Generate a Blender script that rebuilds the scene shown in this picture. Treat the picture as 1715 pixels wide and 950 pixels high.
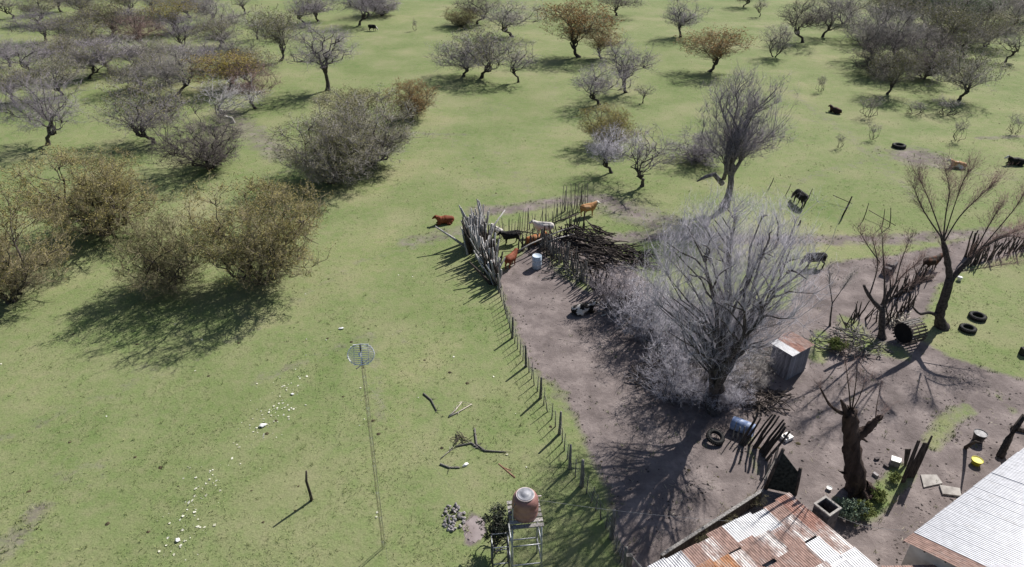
import bpy, bmesh, math, random
import numpy as np
from mathutils import Vector, Matrix

for o in list(bpy.data.objects): bpy.data.objects.remove(o)
SC = bpy.context.scene
COL = SC.collection

# ------------------------------------------------------------------ camera
F = 1150.0; PITCH = math.radians(31); CH = 30.0
sp, cp = math.sin(PITCH), math.cos(PITCH)
cam = bpy.data.cameras.new('camera'); co = bpy.data.objects.new('camera', cam); COL.objects.link(co)
co.location = (0, 0, CH); co.rotation_euler = (math.radians(90) - PITCH, 0, 0)
cam.sensor_width = 36; cam.lens = 36 * F / 1715; cam.clip_start = 0.5; cam.clip_end = 3000
SC.camera = co

# ------------------------------------------------------------------ sky, sun, exposure
SUN_AZ = math.atan2(0.64, 0.77); SUN_EL = math.radians(41)
w = bpy.data.worlds.new("World"); SC.world = w; w.use_nodes = True
nt = w.node_tree; nt.nodes.clear()
sky = nt.nodes.new('ShaderNodeTexSky'); sky.sky_type = 'NISHITA'; sky.sun_disc = False
sky.sun_elevation = SUN_EL; sky.sun_rotation = SUN_AZ; sky.air_density = 1.0; sky.dust_density = 1.2; sky.ozone_density = 1.2
bg = nt.nodes.new('ShaderNodeBackground'); bg.inputs[1].default_value = 0.058
out = nt.nodes.new('ShaderNodeOutputWorld')
nt.links.new(sky.outputs[0], bg.inputs[0]); nt.links.new(bg.outputs[0], out.inputs[0])
sl = bpy.data.lights.new('sun', 'SUN'); so = bpy.data.objects.new('sun', sl); COL.objects.link(so)
sl.energy = 5.0; sl.angle = math.radians(0.45); sl.color = (1.0, 0.955, 0.89)
sd = Vector((math.sin(SUN_AZ) * math.cos(SUN_EL), math.cos(SUN_AZ) * math.cos(SUN_EL), math.sin(SUN_EL)))
so.rotation_euler = sd.to_track_quat('Z', 'Y').to_euler(); so.location = (60, 70, 80)
SC.view_settings.view_transform = 'Standard'; SC.view_settings.look = 'None'
SC.view_settings.exposure = 0.45; SC.view_settings.gamma = 1; SC.view_settings.use_curve_mapping = False
SC.render.engine = 'CYCLES'

# ------------------------------------------------------------------ helpers
def gp(x, y, z=0.0):                     # pixel -> point at height z
    a = (x - 857.5) / F; b = (475 - y) / F
    d = Vector((a, cp + b * sp, -sp + b * cp)); t = (CH - z) / -d.z
    return Vector((d.x * t, d.y * t, z))
def vp(x, y, Y):                         # pixel -> point on the vertical plane at distance Y
    a = (x - 857.5) / F; b = (475 - y) / F
    d = Vector((a, cp + b * sp, -sp + b * cp)); t = Y / d.y
    return Vector((d.x * t, Y, CH + d.z * t))
def depth(p): return p.y * cp + (CH - p.z) * sp
def top_z(p, ytop):
    u = (475 - ytop) / F
    return CH - p.y * (sp - u * cp) / (cp + u * sp)

def tag(o, label=None, cat=None, group=None, kind=None):
    if label: o['label'] = label
    if cat: o['category'] = cat
    if group: o['group'] = group
    if kind: o['kind'] = kind
    return o
def empty(name, loc, rz=0.0):
    o = bpy.data.objects.new(name, None); COL.objects.link(o)
    o.location = loc; o.rotation_euler = (0, 0, rz); o.empty_display_size = 0.2
    return o
def link(name, me, parent=None, mat=None, loc=None, rot=None, scale=None):
    o = bpy.data.objects.new(name, me); COL.objects.link(o)
    if parent is not None: o.parent = parent
    if loc is not None: o.location = loc
    if rot is not None: o.rotation_euler = rot
    if scale is not None: o.scale = scale
    if mat is not None:
        if not me.materials: me.materials.append(None)
        o.material_slots[0].link = 'OBJECT'; o.material_slots[0].material = mat
    return o
def np_mesh(name, V, T, smooth=False):
    V = np.ascontiguousarray(V, dtype=np.float32); T = np.ascontiguousarray(T, dtype=np.int32)
    me = bpy.data.meshes.new(name)
    me.vertices.add(len(V)); me.vertices.foreach_set('co', V.ravel())
    n = T.shape[1]; me.loops.add(T.size); me.loops.foreach_set('vertex_index', T.ravel())
    me.polygons.add(len(T)); me.polygons.foreach_set('loop_start', np.arange(0, T.size, n, dtype=np.int32))
    me.polygons.foreach_set('use_smooth', np.full(len(T), smooth))
    me.materials.append(None); me.update(calc_edges=True); me.validate()
    return me

class MB:
    def __init__(s): s.v = []; s.f = []
    def add(s, vs, fs):
        o = len(s.v); s.v += [tuple(v) for v in vs]; s.f += [tuple(i + o for i in f) for f in fs]
    def box(s, c, size, M=None):
        c = Vector(c); h = Vector(size) / 2
        vs = [Vector((sx * h.x, sy * h.y, sz * h.z)) for sz in (-1, 1) for sx, sy in ((-1, -1), (1, -1), (1, 1), (-1, 1))]
        if M is not None: vs = [M @ v for v in vs]
        s.add([v + c for v in vs], [(3, 2, 1, 0), (4, 5, 6, 7), (0, 1, 5, 4), (1, 2, 6, 5), (2, 3, 7, 6), (3, 0, 4, 7)])
    def prism(s, poly, z0, z1):
        n = len(poly)
        s.add([(p[0], p[1], z0) for p in poly] + [(p[0], p[1], z1) for p in poly],
              [tuple(range(n - 1, -1, -1)), tuple(range(n, 2 * n))] + [(i, (i + 1) % n, n + (i + 1) % n, n + i) for i in range(n)])
    def tube(s, pts, rad, n=6, cap=True):
        pts = [Vector(p) for p in pts]
        if not hasattr(rad, '__len__'): rad = [rad] * len(pts)
        ref = Vector((0.31, 0.17, 0.93)); vs = []; fs = []
        for i, p in enumerate(pts):
            t = (pts[min(i + 1, len(pts) - 1)] - pts[max(i - 1, 0)]).normalized()
            if abs(t.dot(ref)) > 0.95: ref = Vector((0.9, 0.3, 0.1))
            a = t.cross(ref).normalized(); b = t.cross(a)
            for k in range(n):
                an = 2 * math.pi * k / n
                vs.append(p + (a * math.cos(an) + b * math.sin(an)) * rad[i])
        for i in range(len(pts) - 1):
            for k in range(n):
                k2 = (k + 1) % n
                fs.append((i * n + k, i * n + k2, (i + 1) * n + k2, (i + 1) * n + k))
        if cap:
            fs.append(tuple(range(n - 1, -1, -1))); m = (len(pts) - 1) * n; fs.append(tuple(range(m, m + n)))
        s.add(vs, fs)
    def lathe(s, prof, n=20, c=(0, 0, 0)):
        vs = []; fs = []
        for r, z in prof:
            for k in range(n):
                an = 2 * math.pi * k / n; vs.append((c[0] + r * math.cos(an), c[1] + r * math.sin(an), c[2] + z))
        for i in range(len(prof) - 1):
            for k in range(n):
                k2 = (k + 1) % n; fs.append((i * n + k, i * n + k2, (i + 1) * n + k2, (i + 1) * n + k))
        if prof[0][0] > 1e-4: fs.append(tuple(range(n - 1, -1, -1)))
        if prof[-1][0] > 1e-4: m = (len(prof) - 1) * n; fs.append(tuple(range(m, m + n)))
        s.add(vs, fs)
    def mesh(s, name, smooth=False):
        me = bpy.data.meshes.new(name); me.from_pydata(s.v, [], s.f)
        if smooth: me.polygons.foreach_set('use_smooth', [True] * len(me.polygons))
        me.materials.append(None); me.update(); return me
    def build(s, name, mat, parent=None, smooth=False, **k):
        return link(name, s.mesh(name, smooth), parent, mat, **k)

# ------------------------------------------------------------------ materials
def new_mat(name):
    m = bpy.data.materials.new(name); m.use_nodes = True; n = m.node_tree
    b = n.nodes['Principled BSDF']; b.inputs['Specular IOR Level'].default_value = 0.25
    return m, n, b
def nd(n, t, **k):
    x = n.nodes.new(t)
    for a, v in k.items():
        if hasattr(x, a): setattr(x, a, v)
        else: x.inputs[a].default_value = v
    return x
def ramp(n, stops, interp='LINEAR'):
    r = n.nodes.new('ShaderNodeValToRGB'); r.color_ramp.interpolation = interp
    e = r.color_ramp.elements
    while len(e) < len(stops): e.new(0.5)
    for i, (p, c) in enumerate(stops): e[i].position = p; e[i].color = (*c, 1) if len(c) == 3 else c
    return r
def mat_noise(name, c1, c2, scale=3.0, rough=0.85, detail=6, bump=0.0, spread=(0.35, 0.65), rand=0.0, coord='Object', metal=0.0, stretch=None, bscale=None):
    m, n, b = new_mat(name)
    tc = nd(n, 'ShaderNodeTexCoord'); src = tc.outputs[coord]
    if stretch:
        mp = nd(n, 'ShaderNodeMapping'); mp.inputs['Scale'].default_value = stretch; n.links.new(src, mp.inputs[0]); src = mp.outputs[0]
    no = nd(n, 'ShaderNodeTexNoise'); no.inputs['Scale'].default_value = scale; no.inputs['Detail'].default_value = detail
    n.links.new(src, no.inputs['Vector'])
    r = ramp(n, [(spread[0], c1), (spread[1], c2)]); n.links.new(no.outputs['Fac'], r.inputs[0])
    col = r.outputs[0]
    if rand:
        oi = nd(n, 'ShaderNodeObjectInfo'); mr = nd(n, 'ShaderNodeMapRange')
        mr.inputs['To Min'].default_value = 1 - rand; mr.inputs['To Max'].default_value = 1 + rand
        n.links.new(oi.outputs['Random'], mr.inputs[0])
        hs = nd(n, 'ShaderNodeHueSaturation'); n.links.new(col, hs.inputs['Color']); n.links.new(mr.outputs[0], hs.inputs['Value']); col = hs.outputs[0]
    n.links.new(col, b.inputs['Base Color']); b.inputs['Roughness'].default_value = rough; b.inputs['Metallic'].default_value = metal
    if bump:
        n2 = nd(n, 'ShaderNodeTexNoise'); n2.inputs['Scale'].default_value = bscale or scale * 4; n2.inputs['Detail'].default_value = 5
        n.links.new(src, n2.inputs['Vector'])
        bp = nd(n, 'ShaderNodeBump'); bp.inputs['Strength'].default_value = 0.6; bp.inputs['Distance'].default_value = bump
        n.links.new(n2.outputs['Fac'], bp.inputs['Height']); n.links.new(bp.outputs[0], b.inputs['Normal'])
    return m

M = {}
M['bark'] = mat_noise('bark', (0.035, 0.030, 0.030), (0.10, 0.085, 0.08), 6, 0.95, bump=0.03, rand=0.25)
M['bark_grey'] = mat_noise('bark_grey', (0.09, 0.082, 0.085), (0.23, 0.21, 0.215), 5, 0.95, bump=0.03)
M['bark_pale'] = mat_noise('bark_pale', (0.30, 0.28, 0.27), (0.45, 0.43, 0.42), 5, 0.9, bump=0.02)
M['stump'] = mat_noise('stump_bark', (0.022, 0.014, 0.012), (0.075, 0.052, 0.045), 3, 0.95, bump=0.2, stretch=(1, 1, 0.25))
M['tw_grey'] = mat_noise('twig_grey', (0.205, 0.19, 0.182), (0.355, 0.33, 0.318), 0.8, 0.9, rand=0.2)
M['tw_purple'] = mat_noise('twig_purple', (0.2, 0.18, 0.202), (0.345, 0.312, 0.342), 0.8, 0.9, rand=0.15)
M['tw_brown'] = mat_noise('twig_brown', (.165,.145,.095), (.30,.26,.165), 0.8, 0.9, rand=0.15)
M['tw_dark'] = mat_noise('twig_dark', (0.1, 0.087, 0.083), (0.2, 0.175, 0.168), 0.8, 0.9, rand=0.15)
M['tw_pale'] = mat_noise('twig_pale', (0.34, 0.325, 0.325), (0.52, 0.50, 0.50), 0.8, 0.85, rand=0.1)
M['tw_lilac'] = mat_noise('twig_lilac', (0.36, 0.343, 0.385), (0.55, 0.528, 0.585), 0.6, 0.8)
M['tw_red'] = mat_noise('twig_reddish', (0.16, 0.11, 0.10), (0.26, 0.18, 0.16), 0.8, 0.85)
M['lf_ochre'] = mat_noise('leaf_ochre', (0.2, 0.18, 0.058), (0.385, 0.33, 0.12), 1.2, 0.8, rand=0.12)
M['lf_orange'] = mat_noise('leaf_orange', (0.27, 0.15, 0.05), (0.48, 0.28, 0.1), 1.2, 0.8, rand=0.1)
M['lf_olive'] = mat_noise('leaf_olive', (0.15, 0.15, 0.06), (0.31, 0.295, 0.13), 1.2, 0.8, rand=0.12)
M['lf_yellow'] = mat_noise('leaf_yellow', (0.26, 0.22, 0.035), (0.42, 0.34, 0.07), 1.2, 0.8, rand=0.1)
M['lf_green'] = mat_noise('leaf_green', (0.09, 0.13, 0.06), (0.19, 0.25, 0.12), 1.2, 0.8)
M['lf_dkgreen'] = mat_noise('leaf_dark_green', (0.014, 0.020, 0.013), (0.04, 0.052, 0.034), 2, 0.7)
M['weed'] = mat_noise('leaf_weed', (0.10, 0.14, 0.035), (0.26, 0.29, 0.09), 2, 0.8)
M['sage'] = mat_noise('leaf_sage', (0.08, 0.12, 0.085), (0.20, 0.26, 0.19), 2, 0.8)
M['wood_old'] = mat_noise('weathered_wood', (0.15, 0.14, 0.135), (0.42, 0.40, 0.385), 4, 0.9, bump=0.02, rand=0.3, stretch=(3, 3, 0.5))
M['wood_pale'] = mat_noise('bleached_wood', (0.20, 0.19, 0.19), (0.62, 0.60, 0.585), 4, 0.9, bump=0.02, rand=0.3, stretch=(3, 3, 0.5))
M['wood_dark'] = mat_noise('dark_wood', (0.035, 0.028, 0.025), (0.11, 0.09, 0.08), 4, 0.95, bump=0.02, rand=0.3, stretch=(3, 3, 0.5))
M['wood_mid'] = mat_noise('fence_wood', (0.09, 0.085, 0.08), (0.24, 0.225, 0.21), 4, 0.9, bump=0.02, rand=0.3, stretch=(3, 3, 0.5))
M['stick_pale'] = mat_noise('dry_stick', (0.32, 0.29, 0.24), (0.52, 0.48, 0.41), 4, 0.9)
M['steel'] = mat_noise('galvanised_pole', (0.25, 0.26, 0.28), (0.55, 0.56, 0.58), 5, 0.5, metal=0.5)
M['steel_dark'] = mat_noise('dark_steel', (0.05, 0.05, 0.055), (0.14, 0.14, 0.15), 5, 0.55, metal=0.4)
M['rust_pole'] = mat_noise('rusty_pole', (0.16, 0.085, 0.055), (0.36, 0.22, 0.15), 6, 0.85)
M['mast'] = mat_noise('mast_paint', (0.20, 0.17, 0.11), (0.38, 0.36, 0.24), 5, 0.6, spread=(0.4, 0.6))
M['wire'] = mat_noise('wire', (0.30, 0.30, 0.31), (0.5, 0.5, 0.5), 5, 0.5, metal=0.5)
M['cable'] = mat_noise('pale_cable', (0.36, 0.36, 0.36), (0.5, 0.5, 0.5), 5, 0.6)
M['grid'] = mat_noise('antenna_grid', (0.55, 0.57, 0.62), (0.8, 0.81, 0.85), 4, 0.45)
M['white'] = mat_noise('white_plastic', (0.72, 0.72, 0.70), (0.84, 0.84, 0.82), 6, 0.5)
M['yellow'] = mat_noise('yellow_plastic', (0.52, 0.48, 0.03), (0.68, 0.62, 0.07), 5, 0.5)
M['blue'] = mat_noise('blue_plastic', (0.10, 0.15, 0.30), (0.27, 0.34, 0.50), 3, 0.45)
M['paleblue'] = mat_noise('pale_blue_plastic', (0.36, 0.45, 0.56), (0.55, 0.62, 0.70), 4, 0.5)
M['rubber'] = mat_noise('rubber', (0.012, 0.012, 0.013), (0.03, 0.03, 0.03), 8, 0.8)
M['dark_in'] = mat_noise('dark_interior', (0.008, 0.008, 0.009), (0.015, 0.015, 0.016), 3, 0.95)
M['tank'] = mat_noise('tank_plastic', (0.25, 0.125, 0.112), (0.38, 0.21, 0.19), 2.2, 0.45, bump=0.004)
M['tank_lid'] = mat_noise('tank_lid', (0.17, 0.175, 0.20), (0.32, 0.325, 0.36), 4, 0.5)
M['tank_rim'] = mat_noise('tank_rim', (0.50, 0.42, 0.42), (0.66, 0.58, 0.57), 4, 0.5)
M['concrete'] = mat_noise('concrete', (0.26, 0.24, 0.225), (0.42, 0.395, 0.37), 3, 0.9, bump=0.01)
M['plaster'] = mat_noise('old_plaster', (0.42, 0.40, 0.37), (0.6, 0.57, 0.54), 1.5, 0.9, bump=0.01)
M['brick_dark'] = mat_noise('shaded_dark_brick', (0.06, 0.05, 0.052), (0.14, 0.12, 0.12), 5, 0.9, bump=0.02)  # shade of the chimney shaft is put into this dark colour; loose bricks share it
M['stone'] = mat_noise('rubble_stone', (0.20, 0.185, 0.19), (0.40, 0.375, 0.375), 5, 0.9, rand=0.3, bump=0.02)
M['paper'] = mat_noise('litter', (0.40, 0.40, 0.28), (0.75, 0.75, 0.66), 0.6, 0.8)
M['dung'] = mat_noise('dung', (0.04, 0.035, 0.02), (0.09, 0.075, 0.04), 3, 0.95)
M['cloth_grey'] = mat_noise('worn_upholstery', (0.06, 0.055, 0.06), (0.17, 0.155, 0.165), 7, 0.95, bump=0.02)
M['wall_shadow'] = mat_noise('dark_wall_shadow', (0.012, 0.014, 0.013), (0.05, 0.055, 0.048), 7, 0.95, bump=0.02)  # near-black colour standing for the shadow of the house wall
M['mud'] = mat_noise('wet_mud', (0.20, 0.165, 0.165), (0.29, 0.245, 0.245), 1.5, 0.6, bump=0.01)
M['shadewood'] = mat_noise('shed_board', (0.12, 0.125, 0.15), (0.26, 0.265, 0.30), 4, 0.9, rand=0.25, stretch=(4, 4, 0.6))

def sheet_mat(name, zinc, rust, amt, metal=0.35, rough=0.5):
    m, n, b = new_mat(name)
    tc = nd(n, 'ShaderNodeTexCoord'); oi = nd(n, 'ShaderNodeObjectInfo')
    ad = nd(n, 'ShaderNodeVectorMath', operation='ADD'); n.links.new(tc.outputs['Object'], ad.inputs[0])
    sc = nd(n, 'ShaderNodeVectorMath', operation='SCALE'); sc.inputs['Scale'].default_value = 40
    cm = nd(n, 'ShaderNodeCombineXYZ'); n.links.new(oi.outputs['Random'], cm.inputs[0]); n.links.new(oi.outputs['Random'], cm.inputs[1])
    n.links.new(cm.outputs[0], sc.inputs[0]); n.links.new(sc.outputs[0], ad.inputs[1])
    mp = nd(n, 'ShaderNodeMapping'); mp.inputs['Scale'].default_value = (1.0, 0.45, 1); n.links.new(ad.outputs[0], mp.inputs[0])
    no = nd(n, 'ShaderNodeTexNoise'); no.inputs['Scale'].default_value = 1.7; no.inputs['Detail'].default_value = 10; no.inputs['Roughness'].default_value = 0.68
    n.links.new(mp.outputs[0], no.inputs['Vector'])
    rp = ramp(n, [(max(0, 1 - amt - 0.08), (0, 0, 0)), (min(1, 1 - amt + 0.08), (1, 1, 1))]); n.links.new(no.outputs['Fac'], rp.inputs[0])
    n2 = nd(n, 'ShaderNodeTexNoise'); n2.inputs['Scale'].default_value = 7; n2.inputs['Detail'].default_value = 6; n.links.new(mp.outputs[0], n2.inputs['Vector'])
    zr = ramp(n, [(0.35, tuple(c * 0.78 for c in zinc)), (0.65, zinc)]); n.links.new(n2.outputs['Fac'], zr.inputs[0])
    rr = ramp(n, [(0.35, tuple(c * 0.65 for c in rust)), (0.65, tuple(c * 1.2 for c in rust))]); n.links.new(n2.outputs['Fac'], rr.inputs[0])
    mx = nd(n, 'ShaderNodeMix', data_type='RGBA'); n.links.new(rp.outputs[0], mx.inputs[0]); n.links.new(zr.outputs[0], mx.inputs[6]); n.links.new(rr.outputs[0], mx.inputs[7])
    n.links.new(mx.outputs[2], b.inputs['Base Color'])
    inv = nd(n, 'ShaderNodeMapRange'); inv.inputs['To Min'].default_value = metal; inv.inputs['To Max'].default_value = 0.0; n.links.new(rp.outputs[0], inv.inputs[0]); n.links.new(inv.outputs[0], b.inputs['Metallic'])
    r2 = nd(n, 'ShaderNodeMapRange'); r2.inputs['To Min'].default_value = rough; r2.inputs['To Max'].default_value = 0.9; n.links.new(rp.outputs[0], r2.inputs[0]); n.links.new(r2.outputs[0], b.inputs['Roughness'])
    return m
RUST = (0.35, 0.235, 0.20); ORANGE = (0.42, 0.21, 0.11); ZINC = (0.54, 0.545, 0.57)
M['sh_zinc'] = sheet_mat('sheet_zinc', ZINC, RUST, 0.28)
M['sh_mix'] = sheet_mat('sheet_part_rusted', (0.58, 0.55, 0.54), RUST, 0.5)
M['sh_rust'] = sheet_mat('sheet_rusted', (0.42, 0.35, 0.33), RUST, 0.62, 0.1)
M['sh_orange'] = sheet_mat('sheet_orange_rust', (0.55, 0.48, 0.42), ORANGE, 0.58, 0.15)
M['sh_pink'] = sheet_mat('sheet_faded_rust', (0.52, 0.42, 0.39), (0.36, 0.20, 0.16), 0.55, 0.1)
M['sh_new'] = sheet_mat('sheet_bright_zinc', (0.62, 0.63, 0.67), (0.40, 0.375, 0.365), 0.33, 0.45, 0.42)

# ------------------------------------------------------------------ ground
def seg_dist(P, poly, closed):
    n = len(poly); d = np.full(len(P), 1e9); ins = np.zeros(len(P), bool)
    for i in range(n if closed else n - 1):
        a = np.array(poly[i]); b = np.array(poly[(i + 1) % n]); ab = b - a
        t = np.clip(((P - a) @ ab) / (ab @ ab + 1e-9), 0, 1)
        d = np.minimum(d, np.hypot(*(P - a - t[:, None] * ab).T))
        if closed:
            c = ((a[1] > P[:, 1]) != (b[1] > P[:, 1])); den = (b[1] - a[1]) if abs(b[1] - a[1]) > 1e-9 else 1e-9
            ins ^= c & (P[:, 0] < (b[0] - a[0]) * (P[:, 1] - a[1]) / den + a[0])
    return np.where(ins, -d, d) if closed else d
def px_poly(pts): return [tuple(gp(x, y).xy) for x, y in pts]
def sm(e0, e1, x): t = np.clip((x - e0) / (e1 - e0), 0, 1); return t * t * (3 - 2 * t)
YARD = px_poly([(836, 468), (866, 436), (905, 400), (960, 395), (1040, 440), (1120, 500), (1200, 520), (1320, 520), (1345, 470), (1400, 440), (1480, 432),
                (1560, 418), (1640, 398), (1750, 385), (1750, 412), (1620, 445), (1565, 480), (1545, 525), (1520, 560), (1590, 600), (1715, 640), (1900, 655), (2000, 1050),
                (1300, 1200), (1060, 980), (1030, 890), (1008, 815), (985, 760), (955, 700), (902, 640), (872, 560)])
def dirt_at(P):
    d = sm(1.3, -0.9, seg_dist(P, YARD, True))
    for pts, wd, st in [([(1000, 402), (1100, 395), (1300, 402), (1480, 402), (1750, 385)], 1.5, 0.62), ([(690, 405), (765, 388)], 2.0, 0.45),
                        ([(800, 352), (850, 352), (930, 338), (1010, 332), (1060, 360)], 1.6, 0.62), ([(1040, 350), (1110, 375)], 3.5, 0.55), ([(640, 222), (780, 226)], 0.8, 0.4),
                        ([(1320, 150), (1420, 225), (1500, 300), (1530, 330)], 1.8, 0.34), ([(1300, 190), (1370, 205)], 0.5, 0.45), ([(380, 190), (470, 260)], 3.0, 0.5),
                        ([(795, 868), (790, 905)], 0.45, 0.9), ([(760, 398), (600, 440), (400, 565), (200, 650), (-60, 760)], 1.1, .3), ([(900, 330), (820, 250), (700, 222), (560, 262), (440, 300)], 1.5, .3), ([(1240, 345), (1330, 305), (1480, 258), (1700, 300)], 1.6, .33), ([(660, 0), (700, 130), (760, 240), (830, 340)], 2.2, .26), ([(880, 0), (930, 120), (900, 240)], 2.5, .26), ([(560, 420), (640, 520), (720, 640), (760, 860)], .7, .27), ([(60, 860), (0, 930)], 1.2, 0.45), ([(420, 640), (620, 560), (640, 700)], 0.8, 0.36), ([(1640, 232), (1720, 228)], 0.9, 0.5)]:
        d = np.maximum(d, st * sm(wd * 1.6, wd * 0.2, seg_dist(P, px_poly(pts), False)))
    for (x, y, r, st) in [(1540, 264, 5.5, 0.62), (1480, 255, 4, 0.4), (1690, 100, 5, 0.55), (650, 250, 4, 0.4), (820, 180, 6, 0.3), (250, 620, 2.5, 0.3), (130, 790, 3, 0.33)]:
        c = np.array(gp(x, y).xy); d = np.maximum(d, st * sm(r * 1.4, r * 0.2, np.hypot(*(P - c).T)))
    for pts, wd, st in [([(1410, 850), (1450, 858), (1480, 825), (1515, 790)], 0.75, 0.9), ([(1560, 745), (1590, 700), (1620, 685)], 0.8, 0.65), ([(1375, 560), (1370, 600)], 0.8, 0.75), ([(1500, 590), (1450, 580), (1420, 540)], 1.2, 0.7),
                        ([(1250, 700), (1262, 775), (1268, 800)], 0.35, 0.5), ([(900, 640), (930, 660), (960, 760), (1000, 850)], 1.2, 0.55), ([(930, 425), (945, 450), (985, 480)], 1.1, 0.75), ([(1240, 450), (1262, 500), (1290, 440)], 2.2, 0.75), ([(1670, 660), (1700, 690)], 0.6, 0.4)]:
        d = d * (1 - st * sm(wd * 1.6, wd * 0.2, seg_dist(P, px_poly(pts), False)))
    return d
xs = np.unique(np.concatenate([np.linspace(-900, -80, 24), np.linspace(-80, 80, 330), np.linspace(80, 900, 24)]))
ys = np.unique(np.concatenate([np.linspace(-300, 10, 16), np.linspace(10, 130, 270), np.linspace(130, 1500, 60)]))
GX, GY = np.meshgrid(xs, ys); P2 = np.stack([GX.ravel(), GY.ravel()], 1)
V = np.column_stack([P2, np.zeros(len(P2))]); nx, ny = len(xs), len(ys)
ii = (np.arange(ny - 1)[:, None] * nx + np.arange(nx - 1)[None]).ravel()
gm = np_mesh('ground', V, np.stack([ii, ii + 1, ii + 1 + nx, ii + nx], 1), True)
at = gm.attributes.new('dirt', 'FLOAT', 'POINT'); at.data.foreach_set('value', dirt_at(P2).astype(np.float32))

m, n, b = new_mat('pasture_ground'); M['ground'] = m
tc = nd(n, 'ShaderNodeTexCoord'); A = nd(n, 'ShaderNodeAttribute', attribute_name='dirt')
def noise(scale, detail=6, rough=0.6, stretch=None, dist=0.0):
    x = nd(n, 'ShaderNodeTexNoise'); x.inputs['Scale'].default_value = scale; x.inputs['Detail'].default_value = detail; x.inputs['Roughness'].default_value = rough; x.inputs['Distortion'].default_value = dist
    if stretch:
        mp = nd(n, 'ShaderNodeMapping'); mp.inputs['Scale'].default_value = stretch; n.links.new(tc.outputs['Object'], mp.inputs[0]); n.links.new(mp.outputs[0], x.inputs['Vector'])
    else: n.links.new(tc.outputs['Object'], x.inputs['Vector'])
    return x.outputs['Fac']
def mixc(f, a, c, blend='MIX'):
    x = nd(n, 'ShaderNodeMix', data_type='RGBA', blend_type=blend)
    for s_, v_ in ((0, f), (6, a), (7, c)):
        if hasattr(v_, 'is_linked') or hasattr(v_, 'links'): n.links.new(v_, x.inputs[s_])
        else: x.inputs[s_].default_value = v_ if s_ == 0 else (*v_, 1)
    return x.outputs[2]
def rmp(src, stops):
    r = ramp(n, stops); n.links.new(src, r.inputs[0]); return r.outputs[0]
g1 = rmp(noise(0.13, 7, 0.62), [(0.34, (0.140, 0.194, 0.070)), (0.5, (0.182, 0.224, 0.094)), (0.66, (0.245, 0.252, 0.136))])
g2 = mixc(rmp(noise(1.1, 8, 0.7), [(0.40, (0, 0, 0)), (0.72, (0.8, 0.8, 0.8))]), g1, (0.245, 0.238, 0.14))
g3 = mixc(rmp(noise(2.6, 8, 0.75), [(0.54, (0, 0, 0)), (0.78, (0.85, 0.85, 0.85))]), g2, (0.10, 0.135, 0.052))
g4 = mixc(rmp(noise(9.0, 6, 0.7), [(0.3, (0.68, 0.68, 0.68)), (0.7, (1.28, 1.28, 1.28))]), g3, g3)
mu = nd(n, 'ShaderNodeMix', data_type='RGBA', blend_type='MULTIPLY'); mu.inputs[0].default_value = 1
n.links.new(g3, mu.inputs[6]); n.links.new(rmp(noise(8.0, 7, 0.75), [(0.28, (0.66, 0.68, 0.62)), (0.5, (1.0, 1.0, 1.0)), (0.75, (1.3, 1.28, 1.25))]), mu.inputs[7]); grass = mu.outputs[2]
m8 = nd(n, 'ShaderNodeMix', data_type='RGBA', blend_type='MULTIPLY'); m8.inputs[0].default_value = 1
n.links.new(grass, m8.inputs[6]); n.links.new(rmp(noise(0.055, 5, 0.6, dist=1.0), [(0.36, (0.88, 0.92, 0.85)), (0.52, (1.0, 1.0, 1.0)), (0.66, (1.12, 1.07, 1.10))]), m8.inputs[7]); grass = m8.outputs[2]
s1 = rmp(noise(0.5, 8, 0.65), [(0.34, (0.125, 0.105, 0.102)), (0.5, (0.186, 0.157, 0.152)), (0.66, (0.27, 0.23, 0.22))])
s2 = mixc(rmp(noise(3.5, 8, 0.75), [(0.5, (0, 0, 0)), (0.75, (0.75, 0.75, 0.75))]), s1, (0.115, 0.092, 0.088))
s3 = mixc(rmp(noise(14, 5, 0.7), [(0.58, (0, 0, 0)), (0.72, (0.6, 0.6, 0.6))]), s2, (0.34, 0.30, 0.28))
mth = nd(n, 'ShaderNodeMath', operation='MULTIPLY_ADD'); n.links.new(noise(0.9, 9, 0.72), mth.inputs[0]); mth.inputs[1].default_value = 1.0; mth.inputs[2].default_value = -0.5
m2 = nd(n, 'ShaderNodeMath', operation='ADD'); n.links.new(mth.outputs[0], m2.inputs[0]); n.links.new(A.outputs['Fac'], m2.inputs[1])
fac = rmp(m2.outputs[0], [(0.30, (0, 0, 0)), (0.66, (1, 1, 1))])
n.links.new(mixc(fac, grass, s3), b.inputs['Base Color']); b.inputs['Roughness'].default_value = 0.95; b.inputs['Specular IOR Level'].default_value = 0.1
bp = nd(n, 'ShaderNodeBump'); bp.inputs['Strength'].default_value = 0.55; bp.inputs['Distance'].default_value = 0.12
n.links.new(noise(4.0, 9, 0.75), bp.inputs['Height']); n.links.new(bp.outputs[0], b.inputs['Normal'])
ground = link('ground', gm, None, M['ground']); tag(ground, 'wide green pasture with bare greyish earth in the yard', 'ground', kind='structure')

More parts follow.
